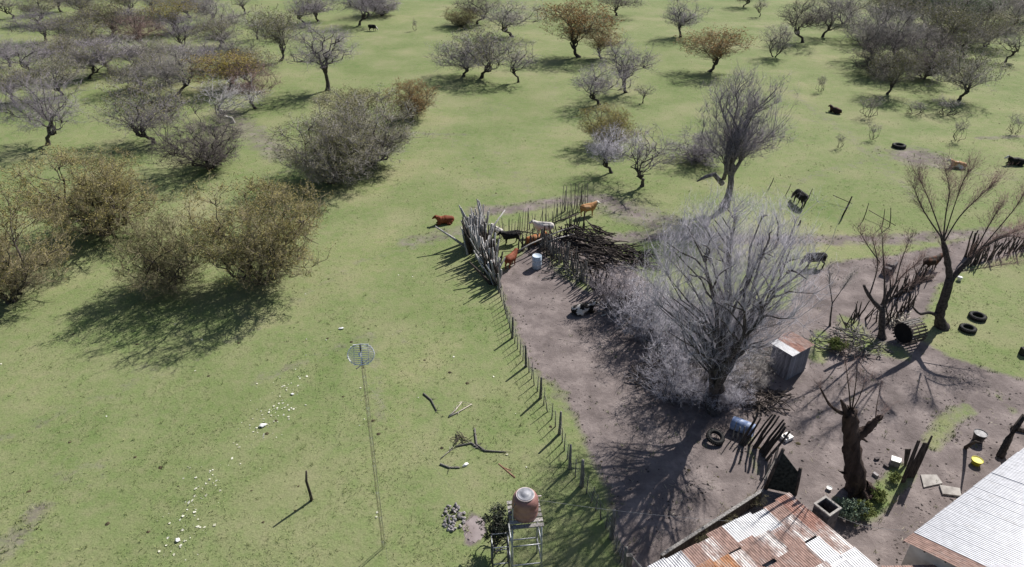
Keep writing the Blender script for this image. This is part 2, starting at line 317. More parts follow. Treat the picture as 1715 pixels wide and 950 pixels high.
# ------------------------------------------------------------------ tree machinery
def spikes(p0, p1, r):
    d = p1 - p0; L = np.linalg.norm(d, axis=1, keepdims=True) + 1e-9; t = d / L
    ref = np.where(np.abs(t[:, 2:3]) > 0.9, np.array([[1., 0, 0]]), np.array([[0, 0, 1.]]))
    a = np.cross(t, ref); a /= np.linalg.norm(a, axis=1, keepdims=True) + 1e-9; c = np.cross(t, a)
    r = np.broadcast_to(np.asarray(r, float).reshape(-1, 1), (len(p0), 1)); N = len(p0)
    V = np.empty((N, 4, 3)); h = math.sqrt(3) / 2
    V[:, 0] = p0 + a * r; V[:, 1] = p0 + (-0.5 * a + h * c) * r; V[:, 2] = p0 + (-0.5 * a - h * c) * r; V[:, 3] = p1
    k = np.arange(N)[:, None] * 4
    T = np.concatenate([k + [0, 1, 3], k + [1, 2, 3], k + [2, 0, 3]], 1).reshape(-1, 3)
    return V.reshape(-1, 3), T
def leaves(p, size, rng):
    N = len(p); a = rng.normal(size=(N, 3)); a /= np.linalg.norm(a, axis=1, keepdims=True)
    b_ = np.cross(a, rng.normal(size=(N, 3))); b_ /= np.linalg.norm(b_, axis=1, keepdims=True)
    s = size * rng.uniform(0.6, 1.4, (N, 1)); V = np.empty((N, 4, 3))
    V[:, 0] = p - a * s; V[:, 1] = p + b_ * s * 0.55; V[:, 2] = p + a * s; V[:, 3] = p - b_ * s * 0.55
    k = np.arange(N)[:, None] * 4
    return V.reshape(-1, 3), k + np.array([[0, 1, 2, 3]])
def nptube(pts, rad, n):
    pts = np.asarray(pts, float); K = len(pts)
    t = np.gradient(pts, axis=0); t /= np.linalg.norm(t, axis=1, keepdims=True) + 1e-9
    ref = np.array([0.29, 0.53, 0.8]) if abs(t[0, 2]) < 0.8 else np.array([0.9, 0.35, 0.2])
    a = np.cross(t, ref); a /= np.linalg.norm(a, axis=1, keepdims=True) + 1e-9; c = np.cross(t, a)
    an = np.arange(n) * 2 * math.pi / n
    V = pts[:, None] + (a[:, None] * np.cos(an)[None, :, None] + c[:, None] * np.sin(an)[None, :, None]) * np.asarray(rad)[:, None, None]
    i = np.arange(K - 1)[:, None] * n + np.arange(n)[None]; j = np.arange(K - 1)[:, None] * n + (np.arange(n)[None] + 1) % n
    i, j = i.ravel(), j.ravel()
    T = np.concatenate([np.stack([i, j, j + n], 1), np.stack([i, j + n, i + n], 1)])
    return V.reshape(-1, 3), T
def cat(parts):
    Vs, Ts, o = [], [], 0
    for v, t in parts: Vs.append(v); Ts.append(t + o); o += len(v)
    return np.concatenate(Vs), np.concatenate(Ts)
def curve(p0, tan, p1, rng, k, bend=0.4, wig=0.05):
    L = np.linalg.norm(p1 - p0); c = p0 + tan * L * bend + rng.normal(size=3) * L * 0.08
    s = np.linspace(0, 1, k)[:, None]
    q = (1 - s) ** 2 * p0 + 2 * s * (1 - s) * c + s ** 2 * p1
    q[1:-1] += rng.normal(size=(k - 2, 3)) * L * wig
    return q
def attach(T, nodes, rd, pen, steep=0.0):
    out = np.empty(len(T), int)
    for i in range(0, len(T), 800):
        df = T[i:i + 800, None] - nodes[None]
        d = np.linalg.norm(df, axis=2) + pen * rd[None]
        if steep: d += steep * np.maximum(0, np.hypot(df[..., 0], df[..., 1]) * 1.3 - df[..., 2])
        out[i:i + 800] = d.argmin(1)
    return out
class Skel:
    def __init__(s): s.pos = []; s.tan = []; s.rd = []
    def add(s, q, rd0):
        t = np.gradient(q, axis=0); t /= np.linalg.norm(t, axis=1, keepdims=True) + 1e-9
        l = np.concatenate([[0], np.cumsum(np.linalg.norm(np.diff(q, axis=0), axis=1))])
        s.pos.append(q); s.tan.append(t); s.rd.append(rd0 + l)
    def arr(s): return np.concatenate(s.pos), np.concatenate(s.tan), np.concatenate(s.rd)
def make_tree(name, seed, h=7, cw=7.5, cb=1.6, zf=1.6, lean=0.4, n1=6, n2=45, n3=330, ntw=2400, ntl=4, shape='round', pen=0.35, tr=0.2,
              stems=1, leaf=0, leafz=0.5, leafs=0.06, twr=0.011, tll=0.42, wig=0.05, holes=5, cx=0.0, up=0.25, tw_=0.3, r2=0.045, r3=0.024, steep=0.12, csig=1.0, lob=.52, tipw=1):
    rng = np.random.default_rng(seed)
    lobes = rng.normal(size=(11, 3)); lobes[:, 2] = np.abs(lobes[:, 2]) * 0.8; lobes /= np.linalg.norm(lobes, axis=1, keepdims=True)
    hole = rng.normal(size=(holes, 3)); hole = hole / np.linalg.norm(hole, axis=1, keepdims=True) * rng.uniform(0.45, 0.95, (holes, 1)); hr = rng.uniform(0.16, 0.34, holes)
    def env(N, bias):
        out = np.zeros((0, 3))
        while len(out) < N:
            d = rng.normal(size=(N * 2, 3)); d /= np.linalg.norm(d, axis=1, keepdims=True)
            r = rng.uniform(0, 1, (N * 2, 1)) ** bias
            lf = lob + (1.07 - lob) * np.clip((d @ lobes.T).max(1), 0, 1)[:, None] ** 3
            p = d * r * lf
            if shape == 'umbrella':
                p = p[~((p[:, 2] < -0.3) & (np.hypot(p[:, 0], p[:, 1]) < 0.4))]
                p[:, 2] = np.where(p[:, 2] < 0, p[:, 2] * 0.75, p[:, 2])
            if shape == 'vase':
                p[:, 2] = ((np.clip(p[:, 2], -1, 1) + 1) / 2) ** .72 * 2 - 1
                f = 0.36 + 0.64 * sm(-1, 0.25, p[:, 2]); p[:, 0] *= f; p[:, 1] *= f
            if shape == 'oval':
                f = 1.08 - 0.30 * np.abs(p[:, 2] + 0.2); p[:, 0] *= f; p[:, 1] *= f
            for hc, rr in zip(hole, hr): p = p[np.linalg.norm(p - hc, axis=1) > rr]
            out = np.concatenate([out, p])
        out = out[:N]
        out = out * [cw / 2, cw / 2, (h - cb) / 2] + [cx, 0, (h + cb) / 2]
        out[:, 2] = np.where(out[:, 2] < .15, rng.uniform(.12, .9, N), out[:, 2]); return out
    def clump(N, src, sig, frac, bias):
        k = int(N * frac); a_ = src[rng.integers(0, len(src), k)] + rng.normal(size=(k, 3)) * sig * [1, 1, .75] + [0, 0, sig * .25]
        a_[:, 2] = np.maximum(a_[:, 2], max(cb, 0.12) * rng.uniform(.8, 1.6, k))
        return np.concatenate([a_, env(N - k, bias)])
    sk = Skel(); big = []
    la = rng.uniform(0, 6.28)
    for s_ in range(stems):
        a = la + s_ * 6.28 / max(stems, 1) + rng.uniform(-0.4, 0.4)
        rad = 0 if stems == 1 else 0.18
        b0 = np.array([math.cos(a) * rad, math.sin(a) * rad, -0.05])
        ln = lean if stems == 1 else 0.5 + lean
        f = np.array([math.cos(a) * ln + (cx * 0.4), math.sin(a) * ln, zf])
        q = curve(b0, np.array([rng.normal() * tw_, rng.normal() * tw_, 1.0]), f, rng, 6, 0.5, 0.1 * tw_)
        r0 = tr / math.sqrt(stems) * (1 if stems == 1 else 0.9)
        rr = r0 * np.linspace(1, 0.72, 6); rr[0] *= 1.45; rr[1] *= 1.1
        big.append(nptube(q, rr, 8)); sk.add(q[2:], 0.3)
    P, Tn, R = sk.arr(); top = P[np.isclose(P[:, 2], zf, atol=0.02)] if False else P
    L1 = env(n1, 0.25)
    if steep > .5: L1[:, 2] = cb + (h - cb) * rng.uniform(.62, .95, n1); L1[:, :2] *= .85
    L1[:, 2] = np.maximum(L1[:, 2], zf + 0.25 * (h - zf))
    s1 = Skel()
    for tgt in L1:
        i = rng.integers(0, len(P)) if stems > 1 else rng.integers(max(0, len(P) - 2), len(P))
        q = curve(P[i], (Tn[i] * 0.6 + np.array([0, 0, 0.5])), tgt, rng, 9, 0.45, wig * 0.7)
        big.append(nptube(q, tr * (0.58 if steep < .5 else .56) / stems ** .3 * np.linspace(1, 0.12, 9), 6)); s1.add(q[1:], R[i])
    P1, T1, R1 = s1.arr(); L2 = env(n2, 0.36); ix = attach(L2, P1, R1, pen, steep); s2 = Skel()
    s2.pos += s1.pos; s2.tan += s1.tan; s2.rd += s1.rd
    for tgt, i in zip(L2, ix):
        q = curve(P1[i], T1[i] * 0.7 + np.array([0, 0, 0.2]), tgt, rng, 6, 0.4, wig)
        big.append(nptube(q, r2 * (h / 7) * np.linspace(1, 0.25, 6), 5)); s2.add(q[1:], R1[i])
    P2_, T2, R2 = s2.arr(); L3 = clump(n3, np.concatenate([L1] * tipw + [L2]), 0.075 * cw * csig, 0.65, 0.42); ix = attach(L3, P2_, R2, pen, steep); s3 = Skel(); fine = []
    s3.pos += s2.pos; s3.tan += s2.tan; s3.rd += s2.rd
    for tgt, i in zip(L3, ix):
        q = curve(P2_[i], T2[i] * 0.7, tgt, rng, 4, 0.35, wig)
        fine.append(nptube(q, r3 * (h / 7) ** .5 * np.linspace(1, 0.35, 4), 3)); s3.add(q[1:], R2[i])
    P3, T3, R3 = s3.arr(); L4 = clump(ntw, L3, 0.042 * cw * csig, 0.8, 0.46); ix = attach(L4, P3, R3, pen * 0.7, steep)
    p0 = P3[ix]; p1 = L4; fine.append(spikes(p0, p1, twr))
    N = len(p0) * ntl; k = np.repeat(np.arange(len(p0)), ntl); s = rng.uniform(0.25, 1.0, (N, 1))
    st = p0[k] * (1 - s) + p1[k] * s; d = (p1 - p0)[k]; d /= np.linalg.norm(d, axis=1, keepdims=True) + 1e-9
    d = d + rng.normal(size=(N, 3)) * 0.5 + [0, 0, up]; d /= np.linalg.norm(d, axis=1, keepdims=True)
    en = st + d * tll * rng.uniform(0.5, 1.3, (N, 1)); fine.append(spikes(st, en, twr * 0.62))
    Vb, Tb = cat(big); Vf, Tf = cat(fine)
    res = dict(trunk=np_mesh(name + '_trunk', Vb, Tb, True), crown=np_mesh(name + '_crown', Vf, Tf, True), h=h, w=cw)
    if leaf:
        wgt = sm(leafz - 0.35, leafz + 0.35, (en[:, 2] - cb) / (h - cb) + 0.25 * (np.sin(en[:, 0] * 1.1 + seed) * np.sin(en[:, 1] * 1.3)))
        wgt = np.clip(wgt, 1e-4, 1); idx = rng.choice(N, leaf, p=wgt / wgt.sum())
        u = rng.uniform(0.2, 1.05, (leaf, 1)); p = st[idx] * (1 - u) + en[idx] * u + rng.normal(size=(leaf, 3)) * 0.03
        v, q = leaves(p, leafs, rng); res['leaf'] = np_mesh(name + '_leaves', v, q)
    return res

PRO = {}
for i in range(5): PRO['flat%d' % i] = make_tree('flat%d' % i, 11 + i, h=6, cw=8.2 - .5 * (i % 3), cb=0.1 + .25 * (i % 2), zf=1.1, lean=1.0, shape='umbrella' if i % 2 == 0 else 'round', n1=7, n2=46, n3=420, ntw=2700, ntl=3, tr=0.17, leaf=5200, leafz=0.6, holes=9, leafs=.055, twr=.0085, tll=.42, pen=.4)
for i in range(5): PRO['round%d' % i] = make_tree('round%d' % i, 21 + i, h=7, cw=7.4, cb=0.0 + .3 * (i % 3), zf=1.2, lean=0.5, n1=8, n2=46, n3=440, ntw=2800, ntl=3, tr=0.18, leaf=7500, leafz=0.55, holes=8, leafs=.06, twr=.0085, tll=.45, pen=.45, stems=1 + (i % 2))
for i in range(3): PRO['dense%d' % i] = make_tree('dense%d' % i, 31 + i, h=6, cw=7.2, cb=-1.4, zf=0.6, lean=0.5, stems=5, n1=15, n2=90, n3=900, ntw=6500, ntl=3, leaf=34000, leafz=0.52, tr=0.22, holes=7, leafs=.03, twr=.008, tll=.32, pen=.4, up=.3, csig=.7)
for i in range(2): PRO['tall%d' % i] = make_tree('tall%d' % i, 41 + i, h=10, cw=7.4, cb=1.8, zf=3.2, lean=0.25, shape='oval', n1=9, n2=55, n3=440, ntw=2600, ntl=3, tr=0.22, tll=0.6, twr=.009, holes=8, tw_=.12)
for i in range(2): PRO['sparse%d' % i] = make_tree('sparse%d' % i, 51 + i, h=6, cw=6, cb=1.2, zf=1.3, lean=0.6, n1=6, n2=30, n3=160, ntw=900, ntl=3, tr=0.15, wig=0.10, holes=7, leaf=500, twr=.008)
for i in range(2): PRO['shrub%d' % i] = make_tree('shrub%d' % i, 61 + i, h=2.2, cw=1.8, cb=0.1, zf=0.25, lean=0.05, stems=5, n1=9, n2=22, n3=80, ntw=360, ntl=3, tr=0.06, tll=0.2, twr=0.006, shape='vase', holes=2, leaf=300, leafs=0.03)

LG = 'bare trees packed in the far left thicket'; LL = 'bare grey tree packed in the crowded far thicket at upper left'
RG = 'trees packed in the far right thicket'; RL = 'grey bare tree packed in the dense thicket at upper right'
TRND = random.Random(5)
def plant_tree(bx, by, ytop, wpx, proto, tw, lf, label, name='bare_tree', bark='bark', group=None, rz=None, cat_='tree', fit=True):
    p = gp(bx, by); h = max(1.0, top_z(p, ytop)); wd = wpx * depth(p) / F
    if group in (LG, RG): h *= 1.04; wd *= .98
    if proto[:-1] in ('flat', 'round'): proto = proto[:-1] + str(TRND.randrange(5))
    if group == LG and tw == 'grey' and TRND.random() < .4: tw = 'purple'
    if group in (LG, RG) and lf is None and TRND.random() < .45: lf = 'olive'
    pr = PRO[proto]; sz = h / pr['h']; sx = wd / pr['w']
    sx = min(max(sx * 1.12, sz * 0.6), sz * 2.1)
    e = empty(name, p, TRND.uniform(0, 6.28) if rz is None else rz); e.scale = (sx, sx, sz)
    tag(e, label, cat_, group)
    link('trunk', pr['trunk'], e, M[bark]); link('crown', pr['crown'], e, M['tw_' + tw])
    if lf and 'leaf' in pr: link('foliage', pr['leaf'], e, M['lf_' + lf])
    return e
TREES = [
 # far left thicket: nothing tells these apart
 (103, 20, -32, 62, 'round0', 'grey', None, LL, LG), (150, 30, -22, 84, 'flat1', 'grey', 'olive', LL, LG), (212, 22, -30, 84, 'round1', 'grey', 'olive', LL, LG),
 (268, 26, -25, 70, 'flat2', 'grey', None, LL, LG), (318, 30, -20, 76, 'round2', 'grey', None, LL, LG), (75, 72, 20, 90, 'flat0', 'grey', None, LL, LG),
 (190, 62, 5, 92, 'round2', 'dark', None, LL, LG), (350, 42, -15, 84, 'flat0', 'grey', None, LL, LG), (410, 24, -20, 52, 'sparse0', 'grey', None, LL, LG), (308, 78, 22, 74, 'round0', 'grey', None, LL, LG),
 (18, 112, 62, 80, 'flat1', 'grey', None, LL, LG), (110, 113, 62, 82, 'round1', 'grey', None, LL, LG), (150, 132, 76, 92, 'flat2', 'grey', None, LL, LG), (186, 124, 66, 124, 'flat0', 'grey', None, LL, LG),
 (25, 172, 118, 84, 'round0', 'grey', None, LL, LG), (236, 116, 60, 92, 'round1', 'grey', None, LL, LG), (272, 112, 68, 92, 'flat1', 'grey', 'olive', LL, LG), (345, 116, 68, 108, 'flat2', 'grey', None, LL, LG),
 (402, 112, 60, 88, 'round2', 'grey', None, LL, LG), (104, 160, 98, 92, 'flat1', 'grey', None, LL, LG), (232, 152, 100, 90, 'flat0', 'grey', 'olive', LL, LG),
 (432, 66, 18, 60, 'sparse1', 'grey', None, LL, LG), (66, 40, -10, 70, 'flat2', 'grey', 'olive', LL, LG), (240, 60, 12, 84, 'round2', 'grey', None, LL, LG), (130, 78, 22, 100, 'flat1', 'purple', None, LL, LG),
 (170, 92, 40, 90, 'round0', 'grey', 'olive', LL, LG), (285, 140, 92, 90, 'round1', 'grey', 'olive', LL, LG), (420, 140, 84, 90, 'round0', 'grey', None, LL, LG), (370, 80, 34, 80, 'round1', 'grey', 'olive', LL, LG),
 # left, individually
 (22, 31, -14, 60, 'sparse0', 'grey', None, 'small open bare tree standing alone in the top left corner', None),
 (57, 126, 68, 104, 'flat2', 'purple', None, 'grey tree with short upright dark trunk at left edge, below a black cow', None),
 (243, 84, 24, 92, 'flat0', 'red', None, 'pinkish bare tree in the middle of the upper left thicket', None),
 (287, 56, 0, 86, 'round1', 'grey', 'yellow', 'tree with yellow-green top in the upper left thicket beside a black cow', None),
 (381, 61, 4, 74, 'flat1', 'grey', None, 'grey tree with a dark trunk at the upper right edge of the left thicket', None),
 (384, 150, 86, 120, 'round0', 'red', 'yellow', 'low tree with a yellow patch on its top above the whitish tree', None),
 (428, 182, 112, 84, 'flat2', 'red', None, 'low pinkish grey tree right of the whitish tree', None),
 (298, 161, 84, 132, 'flat1', 'grey', None, 'grey tree with a dark trunk leaning left in the lower left thicket', None),
 (80, 243, 130, 134, 'flat0', 'purple', None, 'grey bare tree near left edge with trunk leaning left over its own shadow', None),
 (258, 240, 138, 150, 'flat2', 'purple', 'olive', 'broad flat bare tree with bent dark trunk above the ochre bushy tree', None),
 (390, 206, 132, 118, 'sparse1', 'pale', None, 'whitish leafless tree behind the dark round bush', None),
 (352, 282, 182, 160, 'dense0', 'dark', None, 'very dark dense round bush left of the olive clump', None),
 (176, 392, 248, 210, 'dense1', 'brown', 'ochre', 'large ochre and grey bushy tree left of the dark round bush', None),
 (20, 505, 300, 210, 'dense2', 'brown', 'ochre', 'huge ochre bushy tree cut by the left edge of the picture', None),
 (440, 474, 298, 222, 'dense0', 'brown', 'ochre', 'big rounded ochre-topped tree casting shade left of the open meadow', None),
 (283, 482, 364, 168, 'dense2', 'brown', 'olive', 'greyish olive bushy tree joined to the left of the big rounded ochre tree', None),
 (555, 306, 190, 160, 'dense1', 'grey', 'olive', 'dark grey bushy tree at the lower left of the olive clump', None),
 (622, 276, 158, 180, 'dense0', 'grey', 'olive', 'olive green feathery tree in the middle of the clump', None),
 (590, 205, 150, 110, 'round2', 'brown', 'olive', 'pale olive tree behind the feathery olive tree', None),
 (690, 196, 132, 88, 'dense2', 'brown', 'orange', 'orange-brown bush at the right end of the olive clump', None),
 (549, 152, 36, 108, 'tall0', 'purple', None, 'tall purple-grey bare tree with straight trunk and long shadow in the open', None),
 (470, 102, 12, 84, 'round1', 'grey', 'olive', 'bare rounded tree left of the tall straight-trunked tree', None),
 (511, 42, -12, 70, 'flat1', 'purple', None, 'bare tree with thin leaning trunk above the tall straight-trunked tree', None),
 (533, 36, -20, 70, 'round0', 'purple', None, 'purple bare tree just right of the thin leaning one at the top', None),
 (602, 43, -25, 80, 'flat2', 'purple', None, 'bare tree left of the grazing black and white cow at the top', None),
 (618, 26, -30, 80, 'flat0', 'purple', None, 'bare tree behind the grazing black and white cow at the top', None),
 (640, 26, -14, 70, 'dense1', 'purple', None, 'low purple bush at the top beside the open grass strip', None),
 # centre
 (776, 128, 66, 104, 'flat0', 'purple', None, 'low flat bare tree with a left-leaning trunk at top centre', None),
 (806, 131, 52, 120, 'flat2', 'purple', 'olive', 'low flat bare tree with a straight trunk at top centre', None),
 (868, 138, 68, 66, 'sparse1', 'purple', None, 'small bare tree with thin trunk right of the two low flat trees', None),
 (858, 62, -2, 108, 'flat1', 'grey', None, 'wide bare tree with forked base at the top centre', None),
 (800, 40, -12, 84, 'flat0', 'dark', None, 'dark bare tree behind the forked wide tree at the top', None),
 (772, 44, 12, 76, 'dense0', 'brown', 'ochre', 'brownish low bush at the left of the forked wide tree', None),
 (970, 96, 0, 116, 'round0', 'brown', 'orange', 'orange-brown leafy tree with dark trunk at top centre', None),
 (1008, 98, 50, 64, 'round2', 'brown', 'orange', 'small orange tree squeezed between the orange-brown tree and the purple pair', None),
 (1048, 155, 68, 92, 'round1', 'purple', None, 'taller right-hand tree of the purple bare pair', None),
 (1004, 176, 106, 96, 'flat2', 'purple', None, 'lower left-hand tree of the purple bare pair', None),
 (1077, 173, 138, 34, 'sparse0', 'grey', None, 'thin bare sapling right of the purple bare pair', None),
 (1033, 27, -24, 80, 'flat1', 'dark', None, 'dark bare tree at the top edge right of the orange-brown tree', None),
 (1018, 244, 176, 98, 'dense1', 'brown', 'yellow', 'yellow-green bushy tree above the corral', None),
 (1024, 290, 212, 92, 'flat0', 'lilac', None, 'small pale lilac bare tree in front of the yellow-green bushy tree', None),
 (1075, 312, 216, 110, 'sparse1', 'purple', None, 'twisted leafless tree with bent branches right of the pale lilac tree', None),
 (1140, 62, -8, 74, 'round2', 'purple', None, 'grey bare tree with two trunks at the top right of centre', None),
 (1188, 120, 46, 104, 'round0', 'brown', 'orange', 'short orange-topped tree below the two-trunked grey tree', None),
 (1168, 270, 220, 110, 'dense2', 'purple', None, 'low purple bush at the left foot of the tall grey tree', None),
 # right
 (1245, 12, -26, 52, 'flat0', 'dark', None, 'small dark tree cut by the top edge right of centre', None),
 (1272, 28, -8, 26, 'sparse0', 'grey', None, 'thin sapling near the top edge right of centre', None),
 (1297, 96, 38, 58, 'round1', 'grey', None, 'small faint bare tree left of the clump of dark trunks', None),
 (1344, 72, -6, 84, 'flat1', 'dark', None, 'bare tree with several thick dark trunks at the top right', None),
 (1378, 62, -6, 80, 'flat2', 'grey', None, 'bare tree with thin trunks right of the thick dark trunks', None),
 (1412, 40, -26, 84, 'round0', 'grey', None, 'grey tree at the top edge between the dark trunks and right thicket', None),
 (1448, 74, 14, 84, 'flat0', 'grey', None, 'grey tree with a single straight trunk at the left edge of the right thicket', None),
 (1486, 158, 82, 76, 'round2', 'grey', 'olive', 'small olive grey tree in front of the dark right thicket', None),
 (1606, 168, 78, 112, 'flat2', 'grey', 'olive', 'spreading olive grey tree with a clear forked trunk right of the thicket', None),
 (1684, 104, 44, 66, 'sparse1', 'grey', None, 'open bare tree near the right edge beyond the spreading olive tree', None),
 (1455, 100, 12, 104, 'round1', 'grey', None, RL, RG), (1480, 62, -22, 104, 'round0', 'grey', 'olive', RL, RG), (1522, 52, -30, 120, 'flat1', 'grey', 'olive', RL, RG), (1562, 96, 8, 112, 'round2', 'grey', None, RL, RG),
 (1502, 112, 20, 112, 'flat2', 'grey', None, RL, RG), (1640, 44, -38, 104, 'round1', 'grey', None, RL, RG), (1690, 52, -20, 94, 'flat0', 'grey', None, RL, RG), (1716, 36, -30, 94, 'round2', 'dark', None, RL, RG), (1612, 96, 30, 90, 'flat0', 'grey', None, RL, RG), (1650, 78, 20, 100, 'round0', 'grey', None, RL, RG),
 (1545, 132, 52, 108, 'dense0', 'dark', None, 'dark low bush on the right side of the right thicket front', None),
 (1468, 128, 58, 100, 'dense1', 'dark', None, 'dark low bush on the left side of the right thicket front', None),
 (1592, 70, -30, 130, 'round0', 'grey', 'green', 'greenish tree rising in the middle of the right thicket', None),
 (1560, 44, -40, 130, 'round1', 'grey', 'green', 'greenish tree at the top edge behind the right thicket', None),
]
for bx, by, yt, wp, pr, tw, lf, lab, grp in TREES:
    plant_tree(bx, by, yt, wp, pr, tw, lf, lab, group=grp, name='tree' if lf else 'bare_tree', bark='bark_pale' if tw == 'pale' else 'bark')
SHRUBS = [(1373, 154, 124, 18, 'olive', 'small twiggy shrub nearest the black lying cow'), (1453, 196, 158, 34, 'olive', 'bushy twiggy shrub below the right thicket'),
          (1460, 234, 204, 22, None, 'small bare shrub between the bushy shrub and the lone tyre'), (1405, 248, 222, 16, None, 'thin bare shrub left of the lone tyre'),
          (1530, 192, 168, 44, None, 'grey low shrub left of the spreading olive tree'), (1582, 192, 160, 46, None, 'grey low shrub at the foot of the spreading olive tree'),
          (1602, 236, 196, 26, None, 'thin bent shrub above the tan lying cow'), (1697, 224, 188, 26, None, 'thin shrub at the right edge above the black lying cow'), (695, 52, 30, 10, None, 'thin seedling on the open grass strip at the top')]
for k, (bx, by, yt, wp, lf, lab) in enumerate(SHRUBS):
    plant_tree(bx, by, yt, wp, 'shrub%d' % (k % 2), 'grey', lf, lab, name='shrub', cat_='shrub')

# tall grey tree in the middle distance
PRO['tallgrey'] = make_tree('tallgrey', 77, h=13, cw=9.5, cb=2.4, zf=3.4, lean=0.1, shape='oval', n1=9, n2=75, n3=800, ntw=6500, ntl=3, tr=0.40, tll=0.65, twr=0.0095, pen=0.5, up=0.8, holes=6, tw_=.08, r2=.03, r3=.017, steep=.55, wig=.035, tipw=2)
tg = plant_tree(1213, 346, 128, 140, 'tallgrey', 'purple', None, 'tall grey bare tree with thick trunk and a broken low limb behind the corral', bark='bark_grey')
mb = MB(); b0 = gp(1213, 346)
mb.tube([vp(1210, 308, b0.y) , vp(1196, 292, b0.y - .2), vp(1182, 296, b0.y - .4), vp(1167, 304, b0.y - .5)], [0.3, 0.24, 0.2, 0.07], 8)
mb.tube([vp(1212, 300, b0.y), vp(1218, 280, b0.y - .6), vp(1222, 262, b0.y - .8), vp(1232, 238, b0.y - 1.0)], [0.22, 0.17, 0.12, 0.05], 7)
lo = mb.build('broken_limb', M['bark_grey'], None, True); lo.parent = tg
lo.matrix_parent_inverse = (Matrix.Translation(tg.location) @ Matrix.Rotation(tg.rotation_euler.z, 4, 'Z') @ Matrix.Diagonal((*tg.scale, 1))).inverted()

# great bare tree in the corral
PRO['great'] = make_tree('great', 93, h=15.2, cw=10.4, cb=0.2, zf=1.9, lean=0.3, shape='vase', n1=13, n2=130, n3=1800, ntw=12500, ntl=3, tr=0.44, tll=0.55, twr=0.0054, pen=0.4, wig=0.025, holes=5, up=0.5, cx=-0.85, tw_=.15, r2=.042, r3=.015, steep=0.7, lob=.72, tipw=4)
p = gp(1197, 690); pr = PRO['great']
e = empty('great_bare_tree', p, 0.0); tag(e, 'huge leafless lilac-grey tree spreading over the corral and small shed', 'tree')
e.scale = (.94, 1, 1); link('trunk', pr['trunk'], e, M['bark']); link('crown', pr['crown'], e, M['tw_lilac'])

# ------------------------------------------------------------------ hand-shaped trees
def custom_tree(name, base, limbs, label, bark, tw, ntw, tl, up=0.6, r=0.011, seed=1, flare=True, mul=2.6):
    """limbs: list of (world points, r0, r1, twiggy)"""
    rng = np.random.default_rng(seed); big = []; src = []; tn = []
    for pts, r0, r1, twg in limbs:
        q = np.array([tuple(v - base) for v in pts]); s = np.linspace(0, len(q) - 1, (len(q) - 1) * 4 + 1)
        qq = np.stack([np.interp(s, np.arange(len(q)), q[:, k]) for k in range(3)], 1)
        ker = np.array([.25, .5, .25])
        for _ in range(3): qq[1:-1] = qq[:-2] * .25 + qq[1:-1] * .5 + qq[2:] * .25
        rr = np.linspace(r0, r1, len(qq)) * rng.uniform(0.88, 1.12, len(qq))
        if flare and pts is limbs[0][0]: rr[0] *= 1.5; rr[1] *= 1.2
        qe = np.concatenate([qq, qq[-1:] + (qq[-1:] - qq[-2:-1]) * .02 + rng.normal(size=(1, 3)) * rr[-1] * .2]); re_ = np.concatenate([rr, [rr[-1] * .04]])
        tv, tt = nptube(qe, re_, 14 if r0 > 0.25 else 8 if r0 > .1 else 6)
        if r0 > .25: tv = tv + rng.normal(size=tv.shape) * .05 * r0 * 1.6
        big.append((tv, tt))
        twg = int(twg * mul)
        if twg:
            t = np.gradient(qq, axis=0); t /= np.linalg.norm(t, axis=1, keepdims=True) + 1e-9
            i = rng.integers(len(qq) // 3, len(qq), twg); f = rng.uniform(0, 1, (twg, 1)); j = np.minimum(i + 1, len(qq) - 1)
            src.append(qq[i] * (1 - f) + qq[j] * f); tn.append(t[i])
    o = empty(name, base); tag(o, label, 'tree')
    v, t = cat(big); link('trunk', np_mesh(name + '_trunk', v, t, True), o, M[bark])
    if src:
        s = np.concatenate(src); d = np.concatenate(tn); fine = []
        for lev, (ln, rr, mult) in enumerate([(tl, r, 1), (tl * 0.6, r * 0.7, 3), (tl * 0.4, r * 0.55, 2)]):
            s = np.repeat(s, mult, 0); d = np.repeat(d, mult, 0)
            d = d + rng.normal(size=d.shape) * 0.42 + [0, 0, up * 0.5]; d /= np.linalg.norm(d, axis=1, keepdims=True)
            e_ = s + d * ln * rng.uniform(0.5, 1.3, (len(s), 1)); fine.append(spikes(s, e_, rr))
            u = rng.uniform(0.4, 1, (len(s), 1)); s = s * (1 - u) + e_ * u
        v, t = cat(fine); link('crown', np_mesh(name + '_crown', v, t, True), o, M['tw_' + tw])
    return o
B = gp(1577, 548); Y = B.y
def L(*pts, dy=0.0): return [vp(x, y, Y + dy * i) for i, (x, y) in enumerate(pts)]
